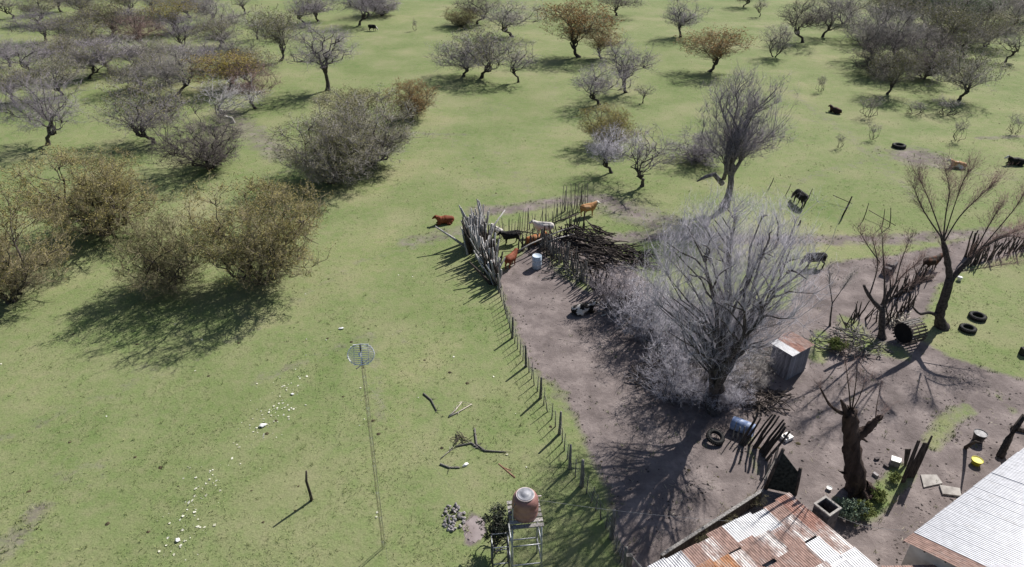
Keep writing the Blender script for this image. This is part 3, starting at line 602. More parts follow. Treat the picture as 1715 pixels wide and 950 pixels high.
custom_tree('pollard_tree', B, [
    ([B - Vector((0, 0, .05))] + L((1572, 528), (1584, 495), (1591, 466)), 0.36, 0.28, 0),
    (L((1591, 470), (1588, 440), (1581, 412), (1578, 396), dy=0.15), 0.26, 0.11, 10),
    (L((1591, 470), (1612, 447), (1640, 418), (1672, 398), (1705, 386), dy=0.2), 0.24, 0.05, 40),
    (L((1579, 400), (1566, 362), (1552, 325), (1540, 300), dy=.1), 0.055, 0.014, 22), (L((1580, 400), (1584, 355), (1592, 320), (1584, 288), dy=-.1), 0.06, 0.014, 26),
    (L((1582, 404), (1606, 362), (1640, 330), (1664, 308), dy=.2), 0.06, 0.014, 26), (L((1581, 400), (1598, 345), (1612, 305), (1622, 288)), 0.05, 0.014, 24),
    (L((1578, 400), (1545, 352), (1532, 318), dy=-.2), 0.06, 0.02, 20), (L((1630, 425), (1655, 380), (1672, 350), dy=.2), 0.06, 0.02, 20), (L((1650, 412), (1690, 392), (1720, 402)), 0.06, 0.02, 18),
    (L((1607, 455), (1650, 448), (1700, 440), dy=-.1), 0.05, 0.015, 14), (L((1573, 530), (1556, 522), (1540, 528), (1527, 512), dy=-.1), 0.16, 0.06, 0), (L((1640, 420), (1700, 350), (1712, 330), dy=.3), 0.05, 0.015, 16),
    ], 'dark leaning pollard tree with sprouting shoots on the grass edge at right', 'bark', 'red', 0, 1.05, seed=4, r=.009, mul=4.0)
B = gp(1477, 566); Y = B.y
custom_tree('forked_tree', B, [
    ([B - Vector((0, 0, .05))] + L((1477, 540), (1478, 516)), 0.24, 0.2, 0), (L((1478, 520), (1462, 505), (1450, 486), (1447, 478)), 0.18, 0.09, 0),
    (L((1456, 495), (1466, 465), (1472, 440), (1462, 405), dy=.1), 0.06, 0.02, 22), (L((1480, 520), (1482, 480), (1480, 440), (1477, 392), dy=-.1), 0.09, 0.02, 30),
    (L((1480, 515), (1492, 485), (1510, 462), (1540, 438), dy=.2), 0.09, 0.02, 30), (L((1500, 475), (1508, 440), (1522, 405)), 0.05, 0.015, 18), (L((1474, 440), (1452, 410), (1442, 392)), 0.04, 0.012, 14),
    (L((1484, 505), (1520, 480), (1552, 470), dy=-.2), 0.05, 0.015, 16)], 'small dark tree with forked trunk beside the round slatted bin', 'bark', 'red', 0, 0.8, seed=6)
B = gp(1390, 546); Y = B.y
custom_tree('sapling', B, [([B - Vector((0, 0, .05))] + L((1391, 530), (1394, 508)), 0.07, 0.055, 0), (L((1394, 508), (1390, 480), (1388, 450)), 0.05, 0.015, 22), (L((1394, 508), (1408, 488), (1424, 465)), 0.045, 0.015, 22)],
            'thin leafless sapling right of the great bare tree', 'bark', 'grey', 0, 0.7, seed=8)
B = gp(1436, 820); Y = B.y
st = custom_tree('pollard_stump', B, [
    ([B - Vector((0, 0, .08))] + L((1432, 800), (1428, 770), (1427, 735), (1424, 700), (1423, 688)), 0.55, 0.32, 0),
    (L((1432, 728), (1450, 722), (1464, 708), (1476, 696)), 0.30, 0.10, 16), (L((1424, 700), (1416, 688), (1412, 676), (1408, 670)), 0.22, 0.05, 6), (L((1420, 696), (1404, 690), (1388, 678), (1374, 650)), 0.12, 0.04, 22),
    (L((1425, 692), (1422, 650), (1415, 600), dy=.15), 0.05, 0.012, 26), (L((1426, 690), (1432, 655), (1436, 615), dy=-.1), 0.045, 0.012, 22), (L((1426, 690), (1440, 665), (1448, 640)), 0.04, 0.012, 16),
    (L((1466, 706), (1468, 680), (1474, 650)), 0.03, 0.01, 12), (L((1434, 730), (1446, 735), (1452, 740)), 0.12, 0.05, 0), (L((1426, 792), (1412, 793), (1404, 788)), 0.12, 0.02, 0),
    ([B + Vector((.2, -.1, .5)), B + Vector((.7, -.2, .15)), B + Vector((1.1, -.3, -.03))], 0.32, 0.06, 0), ([B + Vector((-.2, -.2, .5)), B + Vector((-.6, -.5, .15)), B + Vector((-.9, -.7, -.03))], 0.32, 0.06, 0),
    ([B + Vector((.0, -.2, .4)), B + Vector((.15, -.8, .1)), B + Vector((.2, -1.1, -.03))], 0.25, 0.05, 0)],
    'massive dark pollarded trunk with thin shoots standing in the bare yard', 'stump', 'red', 0, 0.75, r=0.008, seed=9, mul=.8)

# ------------------------------------------------------------------ cattle
def blob_mesh(name, caps, vox=0.045):
    bm = bmesh.new()
    for p0, r0, p1, r1 in caps:
        p0, p1 = Vector(p0), Vector(p1); n_ = max(2, int((p1 - p0).length / (0.5 * min(r0, r1))) + 1)
        for i in range(n_):
            t = i / (n_ - 1); bmesh.ops.create_icosphere(bm, subdivisions=2, radius=r0 * (1 - t) + r1 * t, matrix=Matrix.Translation(p0.lerp(p1, t)))
    me = bpy.data.meshes.new(name + '_src'); bm.to_mesh(me); bm.free()
    o = bpy.data.objects.new(name, me); COL.objects.link(o)
    md = o.modifiers.new('r', 'REMESH'); md.mode = 'VOXEL'; md.voxel_size = vox; md.use_smooth_shade = True
    s_ = o.modifiers.new('s', 'SMOOTH'); s_.iterations = 4; s_.factor = 0.5
    dg = bpy.context.evaluated_depsgraph_get(); out = bpy.data.meshes.new_from_object(o.evaluated_get(dg))
    bpy.data.objects.remove(o); bpy.data.meshes.remove(me)
    out.name = name; out.materials.clear(); out.materials.append(None); return out
def legs(front, hind, stagger=0.08):
    c = []
    for s_ in (-1, 1):
        x = front + s_ * stagger
        c += [((front - .02, .17 * s_, .78), .15, (x, .17 * s_, .44), .085), ((x, .17 * s_, .44), .08, (x + .02, .17 * s_, .10), .06), ((x + .03, .17 * s_, .05), .07, (x + .06, .17 * s_, .045), .06)]
        x = hind - s_ * stagger
        c += [((hind + .03, .17 * s_, .85), .2, (x + .12, .18 * s_, .58), .12), ((x + .12, .18 * s_, .58), .11, (x - .06, .18 * s_, .42), .075), ((x - .06, .18 * s_, .42), .075, (x - .01, .18 * s_, .09), .06), ((x + .02, .18 * s_, .05), .07, (x + .05, .18 * s_, .045), .06)]
    return c
TRUNK = [((-.68, 0, 1.0), .31, (-.2, 0, .92), .39), ((-.2, 0, .90), .40, (.25, 0, .90), .395), ((.25, 0, .92), .39, (.58, 0, .98), .31), ((-.62, 0, 1.16), .2, (.5, 0, 1.18), .18), ((-.6, .14, 1.02), .24, (-.1, .16, .94), .3), ((-.6, -.14, 1.02), .24, (-.1, -.16, .94), .3), ((.2, 0, .8), .3, (.6, 0, .72), .2)]
def head(neck0, h0, h1, up=Vector((0, 0, 1))):
    n0, a, b_ = Vector(neck0), Vector(h0), Vector(h1); c = [(n0, .30, n0.lerp(a, .5), .235), (n0.lerp(a, .5), .235, a, .165), (a, .155, a.lerp(b_, .5), .12), (a.lerp(b_, .5), .115, b_, .085)]
    for s_ in (-1, 1): c.append((a + Vector((-.02, .12 * s_, .06)), .05, a + Vector((-.05, .27 * s_, .05)), .035))
    return c
TAIL = [((-.84, 0, 1.15), .05, (-.93, 0, .8), .04), ((-.93, 0, .8), .04, (-.92, 0, .5), .055)]
COW = {}
COW['stand'] = blob_mesh('cow_standing', TRUNK + legs(.45, -.62) + head((.55, 0, 1.05), (1.0, 0, 1.30), (1.33, .03, 1.08)) + TAIL)
COW['graze'] = blob_mesh('cow_grazing', TRUNK + legs(.45, -.62, .12) + head((.58, 0, 1.0), (1.08, .02, .58), (1.26, .05, .18)) + TAIL)
LIE = [((-.66, .04, .38), .34, (-.1, .02, .42), .42), ((-.1, .0, .42), .43, (.42, 0, .43), .37), ((-.5, 0, .52), .2, (.45, 0, .58), .18)]
LIE += [((.5, .2, .2), .12, (.85, .22, .09), .075), ((.85, .22, .09), .07, (.55, .3, .07), .06), ((.5, -.2, .2), .12, (.8, -.2, .09), .075), ((.8, -.2, .09), .07, (.5, -.26, .07), .06),
        ((-.6, .3, .25), .18, (-.15, .48, .12), .1), ((-.15, .48, .12), .085, (-.45, .58, .08), .065), ((-.6, -.22, .25), .2, (-.2, -.36, .14), .12), ((-.88, 0, .45), .05, (-1.0, -.2, .06), .04)]
COW['lie'] = blob_mesh('cow_lying', LIE + head((.5, 0, .56), (.88, -.05, .86), (1.18, -.12, .66)))
def coat(name, base, patch, amt, head=None, legs_=None, sc=1.6):
    m, n, b = new_mat(name); tc = nd(n, 'ShaderNodeTexCoord'); oi = nd(n, 'ShaderNodeObjectInfo')
    ad = nd(n, 'ShaderNodeVectorMath', operation='MULTIPLY_ADD'); n.links.new(oi.outputs['Random'], ad.inputs[0]); ad.inputs[1].default_value = (17, 9, 5); n.links.new(tc.outputs['Object'], ad.inputs[2])
    no = nd(n, 'ShaderNodeTexNoise'); no.inputs['Scale'].default_value = sc; no.inputs['Detail'].default_value = 2; n.links.new(ad.outputs[0], no.inputs['Vector'])
    rp = ramp(n, [(1 - amt - .02, base), (1 - amt + .02, patch)]); n.links.new(no.outputs['Fac'], rp.inputs[0]); col = rp.outputs[0]
    sx = nd(n, 'ShaderNodeSeparateXYZ'); n.links.new(tc.outputs['Object'], sx.inputs[0])
    for ax, thr, c, op in ([(0, .93, head, 'GREATER_THAN')] if head else []) + ([(2, .32, legs_, 'LESS_THAN')] if legs_ else []):
        g = nd(n, 'ShaderNodeMath', operation=op); g.inputs[1].default_value = thr; n.links.new(sx.outputs[ax], g.inputs[0])
        mx = nd(n, 'ShaderNodeMix', data_type='RGBA'); n.links.new(g.outputs[0], mx.inputs[0]); n.links.new(col, mx.inputs[6]); mx.inputs[7].default_value = (*c, 1); col = mx.outputs[2]
    n.links.new(col, b.inputs['Base Color']); b.inputs['Roughness'].default_value = 0.75; b.inputs['Specular IOR Level'].default_value = 0.2; return m
BLK = (0.010, 0.009, 0.009); WHT = (0.62, 0.58, 0.54); TAN = (0.42, 0.21, 0.085); RED = (0.17, 0.045, 0.02); ORG = (0.36, 0.13, 0.045)
CT = dict(black=coat('coat_black', BLK, (0.018, 0.015, 0.014), .5), blackw=coat('coat_black_white_face', BLK, (0.02, .018, .016), .5, WHT), blackl=coat('coat_black_white_socks', BLK, WHT, .34, None, None), tan=coat('coat_tan', TAN, (0.5, 0.3, 0.16), .42, WHT),
          red=coat('coat_red', RED, (0.25, .075, .035), .45), orange=coat('coat_orange', ORG, (0.48, .24, .12), .45), white=coat('coat_white', WHT, (0.30, 0.27, 0.26), .38), pied=coat('coat_pied', BLK, WHT, .47, None, None, 2.0), tanw=coat('coat_tan_white', (0.45, .25, .12), WHT, .52, WHT),
          brown=coat('coat_dark_brown', (0.03, .018, .014), (.09, .035, .02), .45))
HERD = [(745, 374, 'lie', 'red', 200, 1.0, 'reddish brown cow lying on the grass left of the weathered stake bundle'),
        (985, 361, 'stand', 'tan', 25, 1.0, 'tan cow with white face standing behind the corral stakes'),
        (910, 394, 'stand', 'white', 170, 1.05, 'large whitish cow standing in the stick corral'),
        (897, 407, 'lie', 'orange', 20, 1.05, 'orange-tan cow in front of the whitish cow in the corral'),
        (856, 408, 'stand', 'black', 195, 1.0, 'black cow standing just inside the stake corner'),
        (833, 397, 'stand', 'white', 130, 0.8, 'small white calf behind the stake corner beside the black cow'),
        (856, 446, 'stand', 'red', 60, 0.95, 'dark red cow in the narrow corral lane'),
        (977, 524, 'lie', 'pied', 15, 1.05, 'black and white pied cow lying at the end of the stick wall'),
        (1362, 447, 'graze', 'blackl', 184, 1.05, 'black cow with white patches grazing right of the great bare tree'),
        (1338, 343, 'graze', 'black', 100, 1.15, 'black cow seen from behind beside the thin fence hoops'),
        (1398, 189, 'lie', 'brown', 130, 1.0, 'dark brown cow lying on the far pasture below the twiggy shrub'),
        (1602, 281, 'lie', 'tanw', 165, 1.0, 'tan and white cow lying beside the bare wallow at right'),
        (1699, 276, 'lie', 'blackw', 175, 1.1, 'black cow with white face lying at the right edge'),
        (624, 52, 'graze', 'blackw', -10, 1.0, 'black cow with white face grazing on the far strip at the top'),
        (112, 72, 'stand', 'black', 160, 1.1, 'black cow half hidden among the left thicket branches'),
        (316, 8, 'stand', 'black', 30, 1.1, 'black cow at the top edge behind the left thicket'),
        (1556, 452, 'stand', 'brown', 20, 1.0, 'dark brown cow behind the leaning pollard tree')]
for x, y, pose, ct, deg, s_, lab in HERD:
    o = link('cow', COW[pose], None, CT[ct], loc=gp(x, y), rot=(0, 0, math.radians(deg)), scale=(s_,) * 3); tag(o, lab, 'cow', 'cattle in and around the corral')

# ------------------------------------------------------------------ fences and stakes
R = random.Random(3)
def stake_mesh(name, h, r, seed, bend=0.06):
    q = random.Random(seed); mb = MB(); K = 5
    pts = [(q.uniform(-bend, bend) * (i > 0), q.uniform(-bend, bend) * (i > 0), -0.12 + (h + .12) * i / (K - 1)) for i in range(K)]
    mb.tube(pts, [r * q.uniform(.85, 1.15) * (1 - .45 * i / (K - 1)) for i in range(K)], 6); return mb.mesh(name, True)
STK = [stake_mesh('stake%d' % i, 1.0, 0.07, i, .028) for i in range(6)]
def stakes(parent, pts, spacing, h, r, mat, lean=0.08, jit=0.1, hv=0.25, name='stake', rr=R, fan=None):
    o0 = parent.location
    for a, b_ in zip(pts[:-1], pts[1:]):
        L_ = (b_ - a).length; k = max(1, int(L_ / spacing))
        for i in range(k):
            p = a.lerp(b_, (i + rr.uniform(.2, .8)) / k); hh = h * rr.uniform(1 - hv, 1 + hv); s_ = r / .07 * rr.uniform(.7, 1.3)
            lx, ly = rr.gauss(0, lean), rr.gauss(0, lean)
            if fan: lx += fan[0]; ly += fan[1]
            link(name, STK[rr.randrange(6)], parent, mat, loc=Vector((p.x + rr.uniform(-jit, jit), p.y + rr.uniform(-jit, jit), 0)) - o0, rot=(lx, ly, rr.uniform(0, 6.28)) if not fan else (lx, ly, 0), scale=(s_, s_, hh))
def fence(name, px, label, cat_='fence'):
    pts = [gp(*q) for q in px]; o = empty(name, pts[0]); tag(o, label, cat_); return o, pts
o, pts = fence('stake_wall', [(834, 484), (826, 452), (817, 425), (806, 402)], 'dense wall of pale weathered stakes at the left corner of the corral')
stakes(o, pts, 0.2, 2.3, 0.115, M['wood_pale'], 0.12, 0.3, .3)
stakes(o, pts, 0.24, 2.2, 0.10, M['wood_dark'], 0.18, 0.35, .35)
o, pts = fence('stake_bundle', [(786, 424), (800, 404), (812, 396)], 'tall bundle of weathered poles leaning together left of the stake wall', 'pole bundle')
stakes(o, pts, 0.12, 2.6, 0.13, M['wood_pale'], 0.16, 0.4, .25)
for q0, q1, r_ in [((790, 402), (769, 344), .1), ((797, 402), (772, 348), .09), ((812, 402), (799, 334), .12), ((815, 405), (802, 336), .12), ((818, 410), (800, 340), .1), ((808, 400), (796, 350), .11), ((812, 392), (820, 348), .06), ((795, 410), (788, 360), .1)]:
    a = gp(*q0); t = vp(q1[0], q1[1], a.y); mb = MB(); mb.tube([(0, 0, -.1), (t - a) * .5 + Vector((.05, .05, 0)), t - a], [r_ * 1.4, r_ * 1.2, r_ * .6], 6)
    mb.build('pole', M['wood_pale'], o, True, loc=a - o.location)
for _q in range(52):
    t_ = R.random(); a = gp(788 + 42 * t_ + R.uniform(-6, 6), 412 + 62 * t_ + R.uniform(-10, 8)); h_ = R.uniform(1.6, 3.2) * (1.15 - .35 * t_); r_ = R.uniform(.07, .13)
    tp = Vector((R.gauss(-.35, .4 if _q < 34 else 1.1), R.gauss(.25, .35 if _q < 34 else .8), h_)); mb = MB(); mb.tube([(0, 0, -.1), tp * .5 + Vector((R.gauss(0, .06), R.gauss(0, .06), 0)), tp], [r_ * 1.2, r_, r_ * .55], 6); mb.build('pole', M['wood_pale'] if _q % 3 else M['wood_dark'], o, True, loc=a - o.location)
o, pts = fence('stick_fence', [(826, 402), (858, 392), (890, 384), (925, 374), (952, 364), (976, 352)], 'row of thin upright sticks along the back of the corral')
stakes(o, pts, 0.24, 1.8, 0.045, M['wood_mid'], 0.09, 0.15, .3)
stakes(o, [gp(938, 358), gp(958, 352), gp(985, 350)], 0.28, 2.6, 0.05, M['wood_mid'], 0.05, 0.2, .3)
mb = MB(); mb.tube([gp(862, 386, 1.5), gp(900, 392, 1.2)], [.06, .05], 6); mb.build('rail', M['wood_dark'], o, True, loc=-o.location)
mb = MB(); mb.tube([gp(930, 372, .9), gp(970, 358, 1.2)], [.07, .05], 6); mb.build('rail', M['wood_dark'], o, True, loc=-o.location)
o, pts = fence('stick_wall', [(905, 412), (938, 442), (985, 478), (1030, 520), (1078, 560), (1118, 600), (1160, 648), (1196, 690)], 'long dark wall of close-set sticks running below the great bare tree')
stakes(o, pts[:3], 0.13, 1.9, 0.075, M['wood_mid'], 0.12, 0.25, .35)
stakes(o, pts[2:], 0.12, 1.9, 0.075, M['wood_dark'], 0.14, 0.3, .35)
o, pts = fence('stick_partition', [(868, 422), (905, 412), (945, 398), (975, 385)], 'short partition of mixed sticks and rails between the cattle pens')
stakes(o, pts, 0.17, 1.5, 0.075, M['wood_dark'], 0.2, 0.35, .4)
for a, b_ in [((862, 424, .9), (912, 398, 1.1)), ((912, 398, 1.1), (968, 378, .9)), ((905, 410, .5), (962, 392, .6))]:
    mb = MB(); pa, pb = gp(*a), gp(*b_); mb.tube([pa, (pa + pb) / 2 + Vector((0, 0, .1)), pb], [.07, .07, .05], 6); mb.build('rail', M['wood_old'], o, True, loc=-o.location)
o, pts = fence('stick_fence', [(1528, 512), (1505, 530), (1478, 545), (1440, 530), (1418, 548)], 'ragged low stick fence around the forked tree')
stakes(o, pts, 0.22, 1.3, 0.06, M['wood_dark'], 0.22, 0.3, .4)
o, pts = fence('stick_fence', [(1548, 470), (1515, 490), (1475, 512)], 'row of dark leaning sticks left of the leaning pollard tree')
stakes(o, pts, 0.16, 1.5, 0.07, M['wood_dark'], 0.16, 0.25, .35)
o, pts = fence('stick_fence', [(1618, 448), (1660, 430), (1700, 420), (1745, 410)], 'dark stick fence running to the right edge behind the leaning pollard tree')
stakes(o, pts, 0.2, 1.7, 0.07, M['wood_dark'], 0.2, 0.3, .35)
stakes(o, [gp(1620, 432), gp(1628, 428)], 0.12, 2.4, 0.1, M['wood_dark'], 0.12, 0.3, .2)
# palings beside the blue drum
o, pts = fence('paling_fence', [(1238, 742), (1258, 748), (1276, 757), (1286, 772)], 'leaning row of thick dark palings beside the blue drum')
stakes(o, pts, 0.2, 2.4, 0.115, M['wood_dark'], 0.05, 0.1, .12, name='paling', fan=(-0.06, 0.32))
stakes(o, [gp(1222, 735), gp(1250, 742)], 0.32, 1.2, 0.07, M['wood_mid'], 0.1, 0.1, .2, name='paling')
o, pts = fence('slat_gate', [(1296, 770), (1282, 812)], 'open gate of thin pale slats below the dark palings', 'gate')
for i in range(6):
    a = gp(1300 - 4 * i, 768 + 6.5 * i); mb = MB(); mb.box((0, 0, .6), (.05, .03, 1.25)); mb.build('slat', M['wood_mid'], o, loc=a - o.location, rot=(.03 * (i % 3 - 1), 0, .7))
mb = MB(); mb.tube([gp(1300, 768, .95), gp(1280, 803, .95)], .035, 6); mb.build('rail', M['wood_mid'], o, loc=-o.location)
o = empty('wall_shadow_panel', gp(1282, 818)); tag(o, 'house wall shadow built as a dark panel between two leaning posts at the corner of the rusty roof', 'shadow_panel')  # posts are real timber; the panel is an added sheet for the wall's shadow
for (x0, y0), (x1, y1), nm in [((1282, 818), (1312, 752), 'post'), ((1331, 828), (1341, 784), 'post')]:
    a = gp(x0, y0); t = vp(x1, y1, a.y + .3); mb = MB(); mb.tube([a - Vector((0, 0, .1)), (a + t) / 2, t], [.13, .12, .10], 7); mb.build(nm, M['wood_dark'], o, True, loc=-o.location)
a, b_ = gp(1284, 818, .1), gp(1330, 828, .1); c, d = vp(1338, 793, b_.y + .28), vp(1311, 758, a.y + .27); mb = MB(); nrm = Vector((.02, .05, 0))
mb.add([a, b_, c, d, a + nrm, b_ + nrm, c + nrm, d + nrm], [(0, 1, 2, 3), (7, 6, 5, 4), (0, 4, 5, 1), (1, 5, 6, 2), (2, 6, 7, 3), (3, 7, 4, 0)]); mb.build('panel', M['wall_shadow'], o, loc=-o.location)  # shadow of the house wall built as a thin dark sheet
# wire fence down the middle
FP = [(836, 490), (858, 566), (881, 614), (905, 667), (937, 727), (954, 785), (974, 814), (1024, 901), (1047, 962)]
o, pts = fence('wire_fence', FP, 'wire fence of wooden posts and thin droppers between meadow and corral lane')
MAINP = stake_mesh('post', 1.85, .12, 31, .02); DROP = stake_mesh('dropper', 1.35, .042, 32, .03)
for i, p in enumerate(pts):
    s_ = 1.35 if i > 5 else 1.0
    link('post', MAINP, o, M['wood_mid'], loc=p - o.location, rot=(R.gauss(0, .03), R.gauss(0, .03), R.uniform(0, 6)), scale=(s_, s_, 1.12 if i > 5 else 1))
    if i < len(pts) - 1:
        L_ = (pts[i + 1] - p).length; k = max(2, int(L_ / .62))
        for j in range(1, k): link('dropper', DROP, o, M['wood_mid'], loc=p.lerp(pts[i + 1], j / k) - o.location, rot=(R.gauss(0, .05), R.gauss(0, .05), R.uniform(0, 6)))
for z in (.3, .6, .9, 1.2):
    mb = MB(); mb.tube([p + Vector((0, 0, z)) for p in pts], .006, 4); mb.build('wire', M['wire'], o, loc=-o.location)
# loose hoops and posts on the right-hand grass
o, pts = fence('old_fence', [(1290, 315), (1328, 325), (1356, 340), (1413, 362), (1452, 368), (1485, 378)], 'broken old fence of bent sticks around the black cow seen from behind')
for (x0, y0), (x1, y1), r_ in [((1288, 315), (1296, 298), .05), ((1316, 326), (1325, 308), .04), ((1349, 340), (1361, 316), .04), ((1411, 362), (1427, 329), .09), ((1445, 370), (1455, 340), .045), ((1477, 380), (1482, 350), .04), ((1490, 380), (1492, 348), .045), ((1337, 378), (1341, 369), .1)]:
    a = gp(x0, y0); t = vp(x1, y1, a.y); mb = MB(); mb.tube([(0, 0, -.05), (t - a) * .5 + Vector((.04, 0, 0)), t - a], [r_, r_, r_ * .7], 6); mb.build('post', M['wood_dark'], o, True, loc=a - o.location)
for a, b_ in [((1325, 308), (1338, 318)), ((1455, 340), (1500, 366)), ((1395, 315), (1427, 329))]:
    pa = gp(a[0], a[1] + 12, .7); pb = gp(b_[0], b_[1] + 12, .4); mb = MB(); mb.tube([pa, pb], .035, 5); mb.build('rail', M['wood_dark'], o, True, loc=-o.location)
BR = []
for i in range(8):
    q = random.Random(100 + i); mb = MB(); K = 6
    pts_ = [Vector((i2 / (K - 1), q.uniform(-.07, .07), q.uniform(-.05, .05))) for i2 in range(K)]
    mb.tube(pts_, [.03 * (1 - .12 * j) for j in range(K)], 5)
    for s_ in (2, 3, 4):
        d = Vector((q.uniform(.1, .28), q.uniform(-.22, .22), q.uniform(-.05, .18))); mb.tube([pts_[s_], pts_[s_] + d * .6, pts_[s_] + d * 1.0], [.016, .011, .004], 4)
    BR.append(mb.mesh('branch%d' % i, True))
def branch_pile(px, n_, size, hgt, length, mat, label, name='branch_pile', zrot=None):
    c = gp(*px); o = empty(name, c); tag(o, label, 'branch pile')
    for i in range(n_):
        a = R.uniform(0, 6.28); rr = math.sqrt(R.random()); f = max(0, 1 - rr)
        z = .06 + hgt * f * R.random(); l = length * R.uniform(.6, 1.3)
        rz = R.uniform(0, 6.28) if zrot is None else R.gauss(zrot, .45)
        d = Vector((math.cos(rz), math.sin(rz), 0)) * l * .5
        link('branch', BR[R.randrange(8)], o, mat, loc=Vector((math.cos(a) * rr * size[0], math.sin(a) * rr * size[1], z)) - d, rot=(R.uniform(-.4, .4), R.uniform(-.12, .12), rz), scale=(l, l * .8, l * .8))
    return o
branch_pile((930, 430), 40, (2.0, 1.4), 1.0, 2.0, M['wood_dark'], 'dark tangle of branches between the pale drum and the heaps')
branch_pile((985, 402), 70, (2.3, 2.2), 2.2, 2.6, M['wood_dark'], 'steep dark heap of cut branches behind the cattle pens', zrot=-.7)
branch_pile((1022, 432), 80, (3.6, 2.6), 1.3, 3.2, M['wood_dark'], 'wide dark heap of cut branches left of the great bare tree', zrot=-.6)
branch_pile((960, 460), 36, (1.8, 1.6), .9, 2.0, M['wood_mid'], 'grey loose brushwood beside the pied cow')
branch_pile((1070, 520), 55, (2.6, 2.2), .8, 2.2, M['wood_old'], 'pale dry branches scattered left under the great bare tree')
branch_pile((1120, 640), 60, (2.2, 1.6), 1.0, 2.2, M['wood_dark'], 'dark brushwood banked against the lower stick wall')
branch_pile((1262, 600), 50, (2.0, 1.8), 1.1, 2.2, M['wood_mid'], 'tangle of branches between the great bare tree and the shed')
branch_pile((1270, 668), 45, (1.8, 1.3), .8, 2.0, M['wood_dark'], 'tangled branches above the blue drum')
branch_pile((1420, 575), 60, (2.6, 1.9), .9, 2.0, M['wood_mid'], 'heap of twiggy branches right of the shed')
branch_pile((1140, 590), 36, (2.4, 2.0), .6, 2.4, M['stick_pale'], 'bleached fallen branches under the middle of the great bare tree')
branch_pile((1500, 540), 30, (1.2, 1.0), .6, 1.6, M['stick_pale'], 'pale sticks piled behind the round slatted bin')
for bx, by, yt, wp, tw, lab in [(1092, 568, 478, 150, 'lilac', 'grey thorny bush under the left side of the great bare tree'), (1140, 668, 580, 140, 'lilac', 'grey scrubby bush against the lower stick wall'), (1165, 600, 500, 150, 'lilac', 'pale scrub bush at the foot of the great bare tree'), (1212, 682, 618, 90, 'lilac', 'pale scrub hiding the foot of the great bare tree trunk'), (1178, 660, 590, 90, 'grey', 'grey scrub just left of the great bare tree trunk'), (1250, 560, 500, 90, 'dark', 'dark bush behind the shed and right of the great tree trunk'), (1238, 652, 585, 80, 'grey', 'grey bush between the great tree trunk and the blue drum'), (1040, 520, 452, 120, 'purple', 'purple-grey scrub between the pied cow and the great bare tree')]:
    plant_tree(bx, by, yt, wp, 'dense%d' % R.randrange(3), tw, None, lab, name='scrub_bush', cat_='bush')

# ------------------------------------------------------------------ small shed in the corral
Z = 2.2; q = [gp(1293, 572, Z), gp(1327, 597, Z), gp(1363, 578, Z), gp(1322, 556, Z)]
o = empty('shed', Vector((q[1].x, q[1].y, 0))); tag(o, 'small board shed with a rusty sheet roof under the great bare tree', 'shed')
cen = sum((Vector((a.x, a.y, 0)) for a in q), Vector()) / 4
c4 = [cen + (Vector((a.x, a.y, 0)) - cen) * .88 for a in q]
for i in range(4):
    a, b_ = c4[i], c4[(i + 1) % 4]; L_ = (b_ - a).length; k = max(4, int(L_ / .2)); dr = (b_ - a).normalized(); an = math.atan2(dr.y, dr.x)
    for j in range(k):
        p = a.lerp(b_, (j + .5) / k); mb = MB(); mb.box((0, 0, Z / 2 - .05), (L_ / k * .92, .03 + .012 * (j % 2), Z - .12)); mb.build('board', M['shadewood'], o, loc=p - o.location, rot=(0, 0, an))
def corrugated(wd, ln, name, pitch=.12, amp=.022, seg=4):
    k = int(wd / pitch) * seg; vs = []; fs = []
    for j, y in enumerate((-ln / 2, 0, ln / 2)):
        for i in range(k + 1): x = -wd / 2 + wd * i / k; vs.append((x, y, amp * math.sin(2 * math.pi * i / seg)))
    for j in range(2):
        for i in range(k): a = j * (k + 1) + i; fs.append((a, a + 1, a + k + 2, a + k + 1))
    me = bpy.data.meshes.new(name); me.from_pydata(vs, [], fs); me.polygons.foreach_set('use_smooth', [True] * len(fs)); me.materials.append(None); me.update(); return me
u = (q[2] - q[1]); wv = (q[0] - q[1]); lu, lw = u.length, wv.length; an = math.atan2(u.y, u.x)
rf = MB(); rf.box((0, 0, 0), (lu * .95, lw * .95, .05)); rfo = rf.build('roof', M['wood_dark'], o, loc=cen - o.location + Vector((0, 0, Z - .05)), rot=(0, 0, an))
cs = corrugated(lu / 3 + .08, lw * 1.04, 'shed_sheet')
for i, mt in enumerate(('sh_zinc', 'sh_pink', 'sh_rust')): link('roof_sheet', cs, rfo, M[mt], loc=((i - 1) * lu / 3, 0, .06 + .008 * i), rot=(0, .01 * i, 0))

